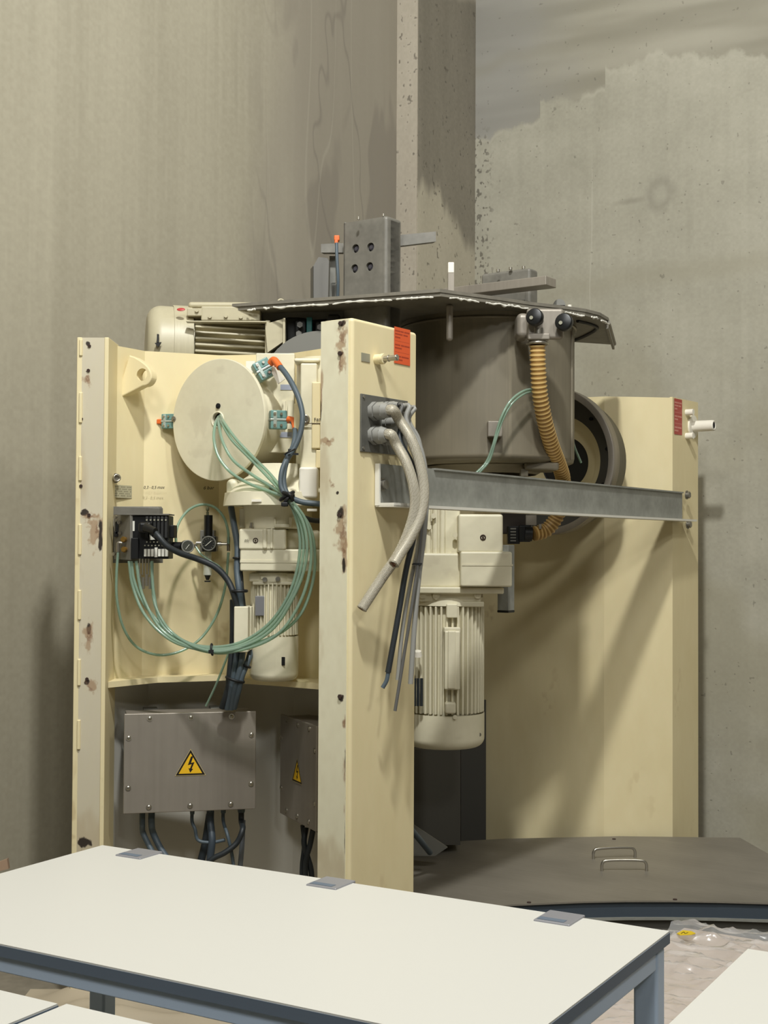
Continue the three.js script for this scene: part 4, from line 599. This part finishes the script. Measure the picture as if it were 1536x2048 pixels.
{ // pressure regulator
  const D = 4.82, t = thing('pressure_regulator', 'black compressed air regulator with a round gauge and clear bowl on the bay plate', 'regulator', at(415, 1165, D));
  part(t, 'bracket', [fbox(400, 1060, 428, 1104, D + 0.03, 0.06, 0.003)], MAT.grey);
  part(t, 'body', fbox(404, 1072, 432, 1103, D, 0.06, 0.004), MAT.black);
  part(t, 'adjust_knob', [cyl(at(416.5, 1072, D + 0.03), YD, at(0, 1030, D).y - at(0, 1072, D).y, 0.0155)], MAT.black); part(t, 'knob_tip', [cyl(at(415, 1030, D + 0.03), YD, 0.012, 0.005), aim(new THREE.SphereGeometry(0.0065, 14, 10).scale(1, 1.4, 1), YD, at(415, 1018, D + 0.03))], std(0x77785a, 0.5));
  const g = at(418.5, 1087, D), f = new V3(0, 0, 1); part(t, 'gauge', [cyl(g, f, 0.02, 0.026), ring(g.clone().add(new V3(0, 0, 0.02)), f, 0.0245, 0.0025)], MAT.castGrey); part(t, 'gauge_face', cyl(g.clone().add(new V3(0, 0, 0.0201)), f, 0.001, 0.0225), std(0x2c2d2b, 0.3)); part(t, 'gauge_needle', sweep(curve([g.clone().add(new V3(-0.011, -0.009, 0.023)), g.clone().add(new V3(0.011, 0.01, 0.023))]), 0.0013, 4), MAT.paper);
  for (let i = 0; i < 10; i++) { const a = i / 10 * Math.PI * 1.6 - 0.9; part(t, 'gauge_tick', new THREE.BoxGeometry(0.004, 0.0012, 0.001).rotateZ(a).translate(g.x + Math.cos(a) * 0.018, g.y + Math.sin(a) * 0.018, g.z + 0.0218), MAT.greyLabel); }
  part(t, 'fitting', [cyl(at(404, 1086, D + 0.03), new V3(-1, 0, 0), 0.02, 0.008), sweep(curve([at(395, 1087, D + 0.03), at(391, 1089, D + 0.03), at(392, 1096, D + 0.03)]), 0.006, 10)], MAT.chrome); part(t, 'fitting', [cyl(at(432, 1088, D + 0.03), new V3(1, 0, 0), 0.042, 0.006), cyl(at(436, 1088, D + 0.03), new V3(1, 0, 0), 0.012, 0.009), cyl(at(457, 1102, D + 0.02), YD, 0.05, 0.006)], MAT.chrome);
  part(t, 'filter_bowl', cyl(at(415, 1150, D + 0.03), YD, at(0, 1103, D).y - at(0, 1150, D).y, 0.0155, 0.013, 24), MAT.clear); part(t, 'filter_core', cyl(at(414, 1120, D + 0.03), YD, 0.03, 0.006), MAT.whiteCap);
  part(t, 'drain_plug', [cyl(at(415, 1160, D + 0.03), YD, 0.018, 0.005, 0.012), cyl(at(415, 1164, D + 0.03), YD, 0.005, 0.011)], MAT.dark);
}
{ // green tubes from the disc to the valve block
  const G = 'green tubes from the disc to the valve block', loop = [
    ['green air tube leaving the disc hole lowest, hugging the disc edge', [[437, 834, 4.7], [430, 850, 4.62], [428, 880, 4.58], [438, 915, 4.55], [462, 945, 4.53], [500, 968, 4.5], [545, 985, 4.46], [573, 998, 4.43], [590, 1030, 4.42], [600, 1080, 4.42], [594, 1140, 4.43], [572, 1200, 4.44], [535, 1250, 4.46], [480, 1285, 4.48], [424, 1294, 4.5], [370, 1284, 4.52], [325, 1250, 4.54], [308, 1190, 4.56], [303, 1124, 4.57]]],
    ['green air tube second from the bottom at the disc hole', [[438, 834, 4.7], [438, 852, 4.61], [446, 885, 4.57], [466, 920, 4.54], [502, 948, 4.51], [545, 975, 4.47], [574, 995, 4.42], [597, 1035, 4.41], [607, 1085, 4.41], [601, 1140, 4.42], [580, 1198, 4.43], [540, 1254, 4.45], [485, 1289, 4.47], [424, 1298, 4.49], [350, 1272, 4.53], [290, 1210, 4.56], [268, 1160, 4.57], [263, 1122, 4.57]]],
    ['green air tube third from the bottom at the disc hole', [[440, 832, 4.7], [446, 850, 4.6], [464, 880, 4.56], [495, 912, 4.53], [530, 948, 4.49], [562, 982, 4.44], [577, 1000, 4.41], [604, 1040, 4.4], [614, 1090, 4.4], [608, 1140, 4.41], [586, 1196, 4.42], [545, 1258, 4.44], [488, 1292, 4.46], [424, 1301, 4.48], [345, 1282, 4.52], [290, 1230, 4.55], [265, 1170, 4.57], [258, 1122, 4.57]]],
    ['green air tube topmost at the disc hole', [[441, 831, 4.7], [450, 848, 4.59], [472, 878, 4.55], [504, 912, 4.52], [540, 948, 4.48], [566, 980, 4.43], [580, 998, 4.41], [609, 1036, 4.42], [622, 1090, 4.43], [618, 1150, 4.43], [595, 1215, 4.43], [556, 1268, 4.44], [490, 1298, 4.46], [424, 1305, 4.48], [330, 1266, 4.53], [285, 1190, 4.56], [272, 1122, 4.57]]],
    ['green air tube swinging widest to the right beside the front post', [[574, 1000, 4.42], [600, 1024, 4.43], [622, 1060, 4.45], [630, 1120, 4.46], [624, 1170, 4.46], [600, 1230, 4.45], [560, 1266, 4.45], [500, 1290, 4.46], [424, 1303, 4.47], [345, 1266, 4.53], [312, 1215, 4.55], [305, 1170, 4.57], [304, 1122, 4.58]]],
  ];
  const made = loop.map(([l, p]) => tubeThing(l, p, 0.0054, G));
  part(made[0], 'cable_tie', [ring(at(424, 1299, 4.49), new V3(1, 0.1, 0), 0.018, 0.0035), fbox(417, 1300, 427, 1307, 4.46, 0.012)], MAT.tie);
  part(made[2], 'cable_tie', [ring(at(574, 992, 4.42), new V3(0.6, -1, 0), 0.024, 0.006), ring(at(577, 1000, 4.41), new V3(0.9, -0.8, 0.2), 0.022, 0.006), fbox(562, 1004, 576, 1013, 4.38, 0.02, 0.004), sweep(curve([at(566, 985, 4.4), at(580, 990, 4.38), at(586, 1002, 4.39)]), 0.006, 12)], MAT.tie);
  tubeThing('green air tube hanging from the elbow fitting at the left of the valve block', [[236, 1104, 4.6], [233, 1150, 4.6], [234, 1200, 4.61], [248, 1258, 4.64], [275, 1295, 4.68], [318, 1310, 4.72], [362, 1302, 4.75], [400, 1278, 4.78], [432, 1232, 4.8], [450, 1175, 4.81], [457, 1105, 4.82]]);
  tubeThing('green air tube looping over the top of the regulator', [[352, 1085, 4.68], [352, 1064, 4.7], [362, 1038, 4.74], [380, 1018, 4.77], [404, 1009, 4.8], [428, 1014, 4.82], [447, 1034, 4.83], [456, 1062, 4.83], [457, 1088, 4.83]]);
  tubeThing('thin green air tube slanting down to the stainless box', [[460, 1298, 4.6], [448, 1330, 4.62], [430, 1374, 4.64], [412, 1412, 4.66]], 0.004);
  tubeThing('short green air tube from the left of the regulator', [[392, 1094, 4.84], [402, 1108, 4.83], [424, 1124, 4.82], [440, 1134, 4.81], [452, 1150, 4.82]], 0.004);
}
{ // dark cables running down the bay
  const a = cableThing('power_cable', 'dark grey cable dropping from the flange past the regulator into the terminal box', [[462, 1014, 4.66], [468, 1050, 4.63], [475, 1095, 4.6], [474, 1140, 4.58], [478, 1180, 4.56], [482, 1216, 4.57]], 0.011, MAT.cable);
  part(a, 'cable_tie', [ring(at(476, 1116, 4.59), YD, 0.015, 0.004), ring(at(478, 1182, 4.56), YD, 0.026, 0.005)], MAT.tie);
  cableThing('power_cable', 'black cable running beside the dark grey one above the terminal box', [[477, 1120, 4.6], [481, 1150, 4.59], [483, 1180, 4.57], [487, 1216, 4.58]], 0.009, MAT.cableDark);
  cableThing('power_cable', 'thick black cable sweeping from the valve block across to the terminal box', [[304, 1058, 4.52], [318, 1074, 4.5], [334, 1092, 4.5], [360, 1106, 4.52], [395, 1118, 4.55], [430, 1134, 4.56], [455, 1160, 4.56], [468, 1190, 4.55], [474, 1216, 4.56]], 0.0105, MAT.cableDark);
  const trunk = [[[[466, 1200, 4.57], [465, 1290, 4.6], [461, 1330, 4.6], [455, 1380, 4.6], [444, 1416, 4.62]], 0.011, MAT.cableDark, 'black cable leftmost of the four entering the stainless box'], [[[474, 1300, 4.6], [470, 1335, 4.59], [464, 1370, 4.59], [454, 1418, 4.62]], 0.0105, MAT.cable, 'second dark cable from the left entering the stainless box'], [[[486, 1296, 4.6], [482, 1330, 4.58], [472, 1368, 4.58], [462, 1418, 4.62]], 0.0105, MAT.cable, 'third dark cable from the left entering the stainless box'], [[[505, 1290, 4.64], [496, 1322, 4.6], [484, 1352, 4.58], [476, 1385, 4.59], [468, 1416, 4.62]], 0.0105, MAT.cable, 'rightmost dark cable entering the stainless box']].map(([l, r, m, s]) => cableThing('trunk_cable', s, l, r, m, 'cables entering the stainless box'));
  part(trunk[1], 'cable_tie', [ring(at(470, 1359, 4.59), new V3(0.3, 1, 0), 0.03, 0.005)], MAT.tie); part(trunk[3], 'cable_tie', [ring(at(492, 1331, 4.59), new V3(0.5, 1, 0), 0.015, 0.004)], MAT.tie);
}
// ------------------------------------------------------------------ stainless junction boxes
const signTex = decalTex(256, 256, (g, w, h) => {
  g.clearRect(0, 0, w, h); const tri = (k, c) => { g.fillStyle = c; g.beginPath(); const x = w / 2, y = h * 0.62; for (let i = 0; i < 3; i++) { const a = -Math.PI / 2 + i * 2.0944; g[i ? 'lineTo' : 'moveTo'](x + Math.cos(a) * k, y + Math.sin(a) * k); } g.closePath(); g.fill(); };
  tri(146, '#d8c48a'); tri(140, '#17120c'); tri(112, '#e8b71e');
  g.fillStyle = '#17120c'; g.beginPath(); for (const [i, p] of [[132, 74], [150, 74], [132, 128], [160, 122], [138, 176], [150, 178], [126, 208], [112, 170], [124, 174], [138, 138], [106, 146]].entries()) g[i ? 'lineTo' : 'moveTo'](p[0], p[1]); g.closePath(); g.fill();
});
function junction(label, c, w, h, dep, turn, screws, cover = 0.012) {    // c: centre of the cover
  const t = thing('junction_box', label, 'junction box', c.clone().add(new V3(0, -h / 2, 0))), q = new THREE.Matrix4().makeTranslation(c.x, c.y, c.z).multiply(new THREE.Matrix4().makeRotationY(turn)), w_ = (x, y, z) => new V3(x, y, z).applyMatrix4(q);
  part(t, 'body', new THREE.BoxGeometry(w - 0.02, h - 0.02, dep).translate(0, 0.004, -dep / 2 - 0.004).applyMatrix4(q), MAT.steel);
  const cv = part(t, 'cover', new RoundedBoxGeometry(w, h, cover, 2, 0.003).translate(0, 0, -cover / 2).applyMatrix4(q), MAT.steel);
  for (const [x, y] of screws) part(cv, 'screw', [aim(new THREE.SphereGeometry(0.008, 14, 8, 0, 6.3, 0, 1.57).scale(1, 0.6, 1), w_(0, 0, 1).sub(w_(0, 0, 0)), w_(x * w, y * h, 0)), cyl(w_(x * w, y * h, 0), w_(0, 0, 1).sub(w_(0, 0, 0)), 0.002, 0.0095)], MAT.chrome);
  return [t, cv, q, w_];
}
const side = [[-0.31, 0.45], [0, 0.45], [0.31, 0.45], [-0.31, -0.44], [0, -0.44], [0.31, -0.44], [-0.465, 0.26], [-0.465, -0.24], [0.465, 0.26], [0.465, -0.24]];
{
  const c = at(381, 1524, 4.64), a = at(250, 1524, 4.59), b = at(514, 1524, 4.69), turn = Math.atan2(-(b.z - a.z), b.x - a.x), w = a.distanceTo(b), h = at(381, 1425, 4.64).y - at(381, 1623, 4.64).y;
  const [t, cv, q, w_] = junction('brushed stainless junction box with a yellow high voltage sign under the ledge', c, w, h, 0.15, turn, side);
  decal(cv, 'warning_sign', w_(-0.053, -0.056, 0), w_(0.106, 0, 0).sub(w_(0, 0, 0)), new V3(0, 0.106, 0), signTex, { alpha: true, label: 'yellow triangle with a black lightning bolt' });
  part(t, 'mount_rail', [new THREE.BoxGeometry(0.05, 0.3, 0.22).applyMatrix4(new THREE.Matrix4().makeTranslation(-0.12, 0, -0.24).premultiply(q)), new THREE.BoxGeometry(0.05, 0.3, 0.22).applyMatrix4(new THREE.Matrix4().makeTranslation(0.12, 0, -0.24).premultiply(q))], MAT.galv);
  const G = [[-0.35, 0.012], [-0.28, 0.012], [0.03, 0.01], [0.17, 0.015], [0.27, 0.011], [0.41, 0.016]];
  for (const [x, r] of G) part(t, 'gland', [hex(w_(x * w, -h / 2 + 0.008, -0.07), new V3(0, -1, 0), r, 0.014), cyl(w_(x * w, -h / 2 - 0.005, -0.07), new V3(0, -1, 0), 0.018, r * 0.9, r * 0.75)], std(0x59656b, 0.5));
  const lo = (label, x, l, r, m = MAT.cable) => single('box_cable', label, 'cable', sweep(curve([w_(x * w, -h / 2 - 0.004, -0.07), w_(x * w, -h / 2 - 0.05, -0.07), ...line3(l)]), r, 40, 10), m, 'cables below the stainless box', true);
  lo('leftmost dark cable below the stainless box curving to the right', -0.35, [[286, 1665, 4.7], [300, 1695, 4.68], [318, 1730, 4.66], [330, 1770, 4.66]], 0.01);
  lo('second cable from the left below the stainless box, beside the leftmost', -0.28, [[306, 1665, 4.71], [320, 1695, 4.7], [342, 1730, 4.68], [356, 1780, 4.68]], 0.0115);
  lo('thin grey cable curling right under the middle of the stainless box', 0.03, [[390, 1658, 4.7], [396, 1680, 4.7], [420, 1685, 4.7], [450, 1680, 4.72]], 0.006);
  lo('thick dark cable straight below the stainless box', 0.17, [[424, 1680, 4.7], [420, 1720, 4.7], [416, 1790, 4.7]], 0.013, std(0x39434c, 0.5));
  lo('thin cable slanting right below the stainless box', 0.27, [[455, 1670, 4.69], [464, 1710, 4.69], [472, 1780, 4.7]], 0.006);
  lo('rightmost dark cable below the stainless box bowing back to the left', 0.41, [[485, 1660, 4.68], [474, 1685, 4.67], [450, 1705, 4.66], [425, 1718, 4.66], [400, 1745, 4.66]], 0.01, MAT.cableDark);
  cableThing('box_cable', 'slanting pair cable behind the others below the stainless box', [[420, 1628, 4.78], [410, 1690, 4.77], [398, 1740, 4.76], [390, 1790, 4.76]], 0.014, std(0x333c44, 0.5), 'cables below the stainless box');
  cableThing('box_cable', 'upright pale cable at the right below the stainless box', [[486, 1640, 4.76], [484, 1690, 4.75], [480, 1740, 4.75], [478, 1800, 4.75]], 0.009, std(0x6d737a, 0.5), 'cables below the stainless box');
}
{
  const a = at(560, 1530, 4.92), b = at(632, 1562, 4.6), c = a.clone().lerp(b, 0.5); c.y = at(595, 1542, 4.76).y; const turn = Math.atan2(-(b.z - a.z), b.x - a.x), w = Math.hypot(b.x - a.x, b.z - a.z) , h = at(560, 1432, 4.92).y - at(560, 1630, 4.92).y;
  const [t, cv, q, w_] = junction('dark junction box seen edge on, half hidden behind the front post', c, w, h, 0.12, turn, side);
  decal(cv, 'warning_sign', w_(-0.05, -0.05, 0), w_(0.1, 0, 0).sub(w_(0, 0, 0)), new V3(0, 0.1, 0), signTex, { alpha: true, label: 'yellow triangle with a black lightning bolt' });
  part(t, 'gland', cyl(w_(0.07, -h / 2 + 0.005, -0.06), new V3(0, -1, 0), 0.03, 0.013), MAT.black);
  for (const [l, r, s] of [[[[605, 1650, 4.8], [608, 1690, 4.8], [604, 1730, 4.8], [603, 1790, 4.8]], 0.008, 'brown grey cable leaving the dark junction box'], [[[612, 1655, 4.79], [608, 1685, 4.78], [614, 1710, 4.78], [622, 1740, 4.78], [624, 1790, 4.78]], 0.01, 'dark cable crossing below the dark junction box'], [[[626, 1660, 4.76], [620, 1690, 4.77], [612, 1720, 4.77], [612, 1790, 4.77]], 0.01, 'second dark cable crossing below the dark junction box']]) cableThing('box_cable', s, l, r, MAT.cableDark);
}
cableThing('floor_cable', 'dark blue cable slanting down behind the front post beside the pedestal', [[790, 1615, 5.2], [815, 1650, 5.3], [840, 1680, 5.4], [860, 1705, 5.5]], 0.012, MAT.cable);

// ------------------------------------------------------------------ steel lid lying in the mouth of the machine
{
  const h = 0.223, P = [[770, 1800], [790, 1700], [900, 1686], [1010, 1680], [1240, 1675], [1480, 1678], [1545, 1715], [1640, 1762], [1640, 1812], [1536, 1809], [1440, 1806], [1348, 1804.5], [1250, 1804.5], [1168, 1806], [1028, 1812], [900, 1822]].map(p => onY(p[0], p[1], h));
  const m = P.reduce((s, p) => s.add(p), new V3()).divideScalar(P.length), t = thing('steel_lid', 'wide low grey steel cover lying on the floor with two bar handles', 'lid', new V3(m.x, 0, m.z));
  const inset = (k, y) => P.map(p => { const r = p.clone().lerp(m, k); r.y = y; return r; });
  part(t, 'top_sheet', prism(P, new V3(0, 0.006, 0)), MAT.lid);
  part(t, 'skirt', prism(inset(0.03, 0.165), new V3(0, 0.058, 0)), MAT.skirt);
  part(t, 'base_lip', prism(inset(0.01, 0.155), new V3(0, 0.01, 0)), MAT.galv);
  part(t, 'base', prism(inset(0.06, 0), new V3(0, 0.155, 0)), MAT.shade);
  for (const l of [[[1187, 1718], [1187, 1699], [1193, 1697], [1264, 1697], [1270, 1699], [1270, 1715]], [[1204, 1742], [1204, 1721], [1210, 1717], [1287, 1717], [1292, 1721], [1293, 1742]]]) {
    const a = onY(l[0][0], l[0][1], h + 0.006), b = onY(l[5][0], l[5][1], h + 0.006), up = 0.042, k = (p, s, y) => p.clone().add(b.clone().sub(a).setLength(s)).add(new V3(0, y, 0));
    part(t, 'handle', sweep(curve([a, k(a, 0, up * 0.6), k(a, 0.006, up * 0.9), k(a, 0.016, up), k(b, -0.016, up), k(b, -0.006, up * 0.9), k(b, 0, up * 0.6), b]), 0.0062, 60, 12), MAT.chrome);
  }
  for (const [x, y] of [[1058, 1806], [1350, 1800], [1228, 1679]]) part(t, 'rivet', cyl(onY(x, y, h + 0.005), YD, 0.004, 0.008), MAT.rust);
}
// ------------------------------------------------------------------ white tables
const TY = 0.74, whiteTop = std(0xd6d4cc, 0.45);
const EX = onY(1340, 1862, TY).sub(onY(205, 1690, TY)).normalize(), EZ = new V3(-EX.z, 0, EX.x);   // along the back edge, and towards the viewer
function table(label, corner, sx, sz, L, W, { clips = 0 } = {}) {          // corner at the back; sx, sz = which way the top runs from it
  const c0 = sx > 0 ? corner.clone() : corner.clone().addScaledVector(EX, -L), mid = c0.clone().addScaledVector(EX, L / 2).addScaledVector(EZ, W / 2), t = thing('work_table', label, 'table', new V3(mid.x, 0, mid.z));
  const q = new THREE.Matrix4().makeBasis(EX, YD, EZ).setPosition(c0), b = (x0, x1, y0, y1, z0, z1, r = 0) => (r ? new RoundedBoxGeometry(x1 - x0, y1 - y0, z1 - z0, 2, r) : new THREE.BoxGeometry(x1 - x0, y1 - y0, z1 - z0)).translate((x0 + x1) / 2, (y0 + y1) / 2 - TY, (z0 + z1) / 2).applyMatrix4(q);
  part(t, 'table_top', b(0.001, L - 0.001, TY - 0.004, TY, 0.001, W - 0.001), whiteTop); part(t, 'edge_band', b(0, L, TY - 0.026, TY - 0.0035, 0, W), MAT.tableEdge, { label: 'dark grey edge band' });
  for (const z of [0.012, W - 0.05]) part(t, 'rail', b(0.06, L - 0.06, TY - 0.062, TY - 0.027, z, z + 0.038, 0.003), MAT.tableMetal);
  for (const x of [0.01, L - 0.06]) part(t, 'rail', b(x, x + 0.05, TY - 0.07, TY - 0.03, 0.06, W - 0.06, 0.004), MAT.tableMetal);
  for (const x of [0.008, L - 0.062]) for (const z of [0.008, W - 0.058]) part(t, 'leg', b(x, x + 0.054, 0, TY - 0.03, z, z + 0.05, 0.008), MAT.tableMetal);
  for (let i = 0; i < clips; i++) { const x = [0.115, 0.715, 1.31][i] * L / 1.592; const k = part(t, 'screen_clip', b(x, x + 0.085, TY - 0.03, TY + 0.004, -0.012, 0.08, 0.003), MAT.grommet); part(k, 'slot', b(x + 0.006, x + 0.068, TY + 0.0042, TY + 0.0048, 0.052, 0.072), MAT.tableEdge); }
  return t;
}
{
  const A = onY(205, 1690, TY), L = A.distanceTo(onY(1340, 1862, TY));
  table('long white table nearest the machine with three grey clips along its back edge', A, 1, 1, L, 0.8, { clips: 3 });
  table('white table in the front corner by the bottom left, only its corner showing', onY(117, 2007, TY), -1, 1, 1.6, 0.8);
  table('white table below the long one, its back corner touching the gap line', onY(133, 2007, TY), 1, 1, 1.18, 0.8);
  table('white table at the lower right beside the wrapped brown board', onY(1495, 1897, TY), 1, 1, 1.6, 0.8);
}
// ------------------------------------------------------------------ wrapped board and other things on the floor
{
  const h = 0.25, a = onY(1366, 1852, h), b = onY(1560, 1884, h), ex = b.clone().sub(a).normalize(), ez = new V3(-ex.z, 0, ex.x), L = 1.5, W = 1.12, t = thing('wrapped_panel_stack', 'stack of brown board under crinkled clear plastic film with a yellow tag', 'wrapped boards', new V3(a.x, 0, a.z).addScaledVector(ex, L / 2).addScaledVector(ez, W / 2));
  const q = new THREE.Matrix4().makeBasis(ex, YD, ez).setPosition(new V3(a.x, 0, a.z)), bx = (x0, x1, y0, y1, z0, z1) => new THREE.BoxGeometry(x1 - x0, y1 - y0, z1 - z0).translate((x0 + x1) / 2, (y0 + y1) / 2, (z0 + z1) / 2).applyMatrix4(q);
  const cardTex = paint(256, 256, 0.8, 0.8, (x, y) => { const k = (fbm(x * 8, y * 20, 4) - 0.5) * 22; return [186 + k, 168 + k, 152 + k]; });
  const cardM = std(0xffffff, 0.8, 0, { map: cardTex });
  for (let i = 0; i < 3; i++) part(t, 'board', bx(0.004 * i, L - 0.004 * i, 0.1 + i * 0.05, 0.147 + i * 0.05, 0.004 * i, W), cardM);
  for (let i = 0; i < 3; i++) part(t, 'bearer', bx(0.05 + i * 0.55, 0.15 + i * 0.55, 0, 0.1, 0.02, W), MAT.card);
  const g = new THREE.PlaneGeometry(L + 0.04, W, 150, 130).rotateX(-Math.PI / 2).translate(L / 2, 0, W / 2), p = g.attributes.position;
  for (let i = 0; i < p.count; i++) { const x = p.getX(i), z = p.getZ(i), r1 = 1 - Math.abs(2 * fbm(x * 3 + z * 2.2, z * 5 - x * 1.2 + 7, 3) - 1), r2 = 1 - Math.abs(2 * fbm(x * 6 + z * 3, z * 11 + 3, 3) - 1); p.setY(i, 0.252 + 0.03 * Math.pow(r1, 9) + 0.016 * Math.pow(r2, 7)); }
  g.computeVertexNormals(); part(t, 'film', g.applyMatrix4(q), MAT.film, { label: 'crinkled clear plastic film' });
  const y = onY(1372, 1867, h + 0.03), tag = part(t, 'tag', prism([[1354, 1868], [1366, 1862], [1383, 1864], [1391, 1868], [1383, 1870], [1360, 1871]].map(k => onY(k[0], k[1], h + 0.03)), new V3(0, 0.003, 0)), MAT.yellow, { label: 'yellow paper tag' });
  part(tag, 'print', rod([onY(1362, 1867, h + 0.0335), onY(1368, 1864, h + 0.0335), onY(1370, 1867, h + 0.0335), onY(1376, 1865, h + 0.0335)], 0.001), MAT.dark);
}
{
  const c = onY(300, 2020, 0.01); const g = new THREE.PlaneGeometry(1.1, 0.5, 60, 40).rotateX(-Math.PI / 2), p = g.attributes.position;
  for (let i = 0; i < p.count; i++) { const x = p.getX(i), z = p.getZ(i); p.setY(i, 0.012 + 0.12 * Math.pow(fbm(x * 3 + 5, z * 4, 3), 2) * ss(0.25, 0.1, Math.abs(z)) * ss(0.55, 0.3, Math.abs(x))); }
  g.computeVertexNormals(); single('floor_sheet', 'crumpled beige sheet on the floor under the long table', 'sheet', g.translate(c.x + 0.1, 0, c.z + 0.05), std(0xb3a68f, 0.7, 0, { side: THREE.DoubleSide }));
  single('cardboard_flap', 'small brown cardboard flap behind the left end of the long table', 'cardboard', prism([at(-12, 1728, 4.9), at(14, 1718, 4.9), at(17, 1738, 4.9), at(-12, 1745, 4.9)], new V3(0, 0, -0.02)), MAT.card);
}
renderer.render(scene, camera);
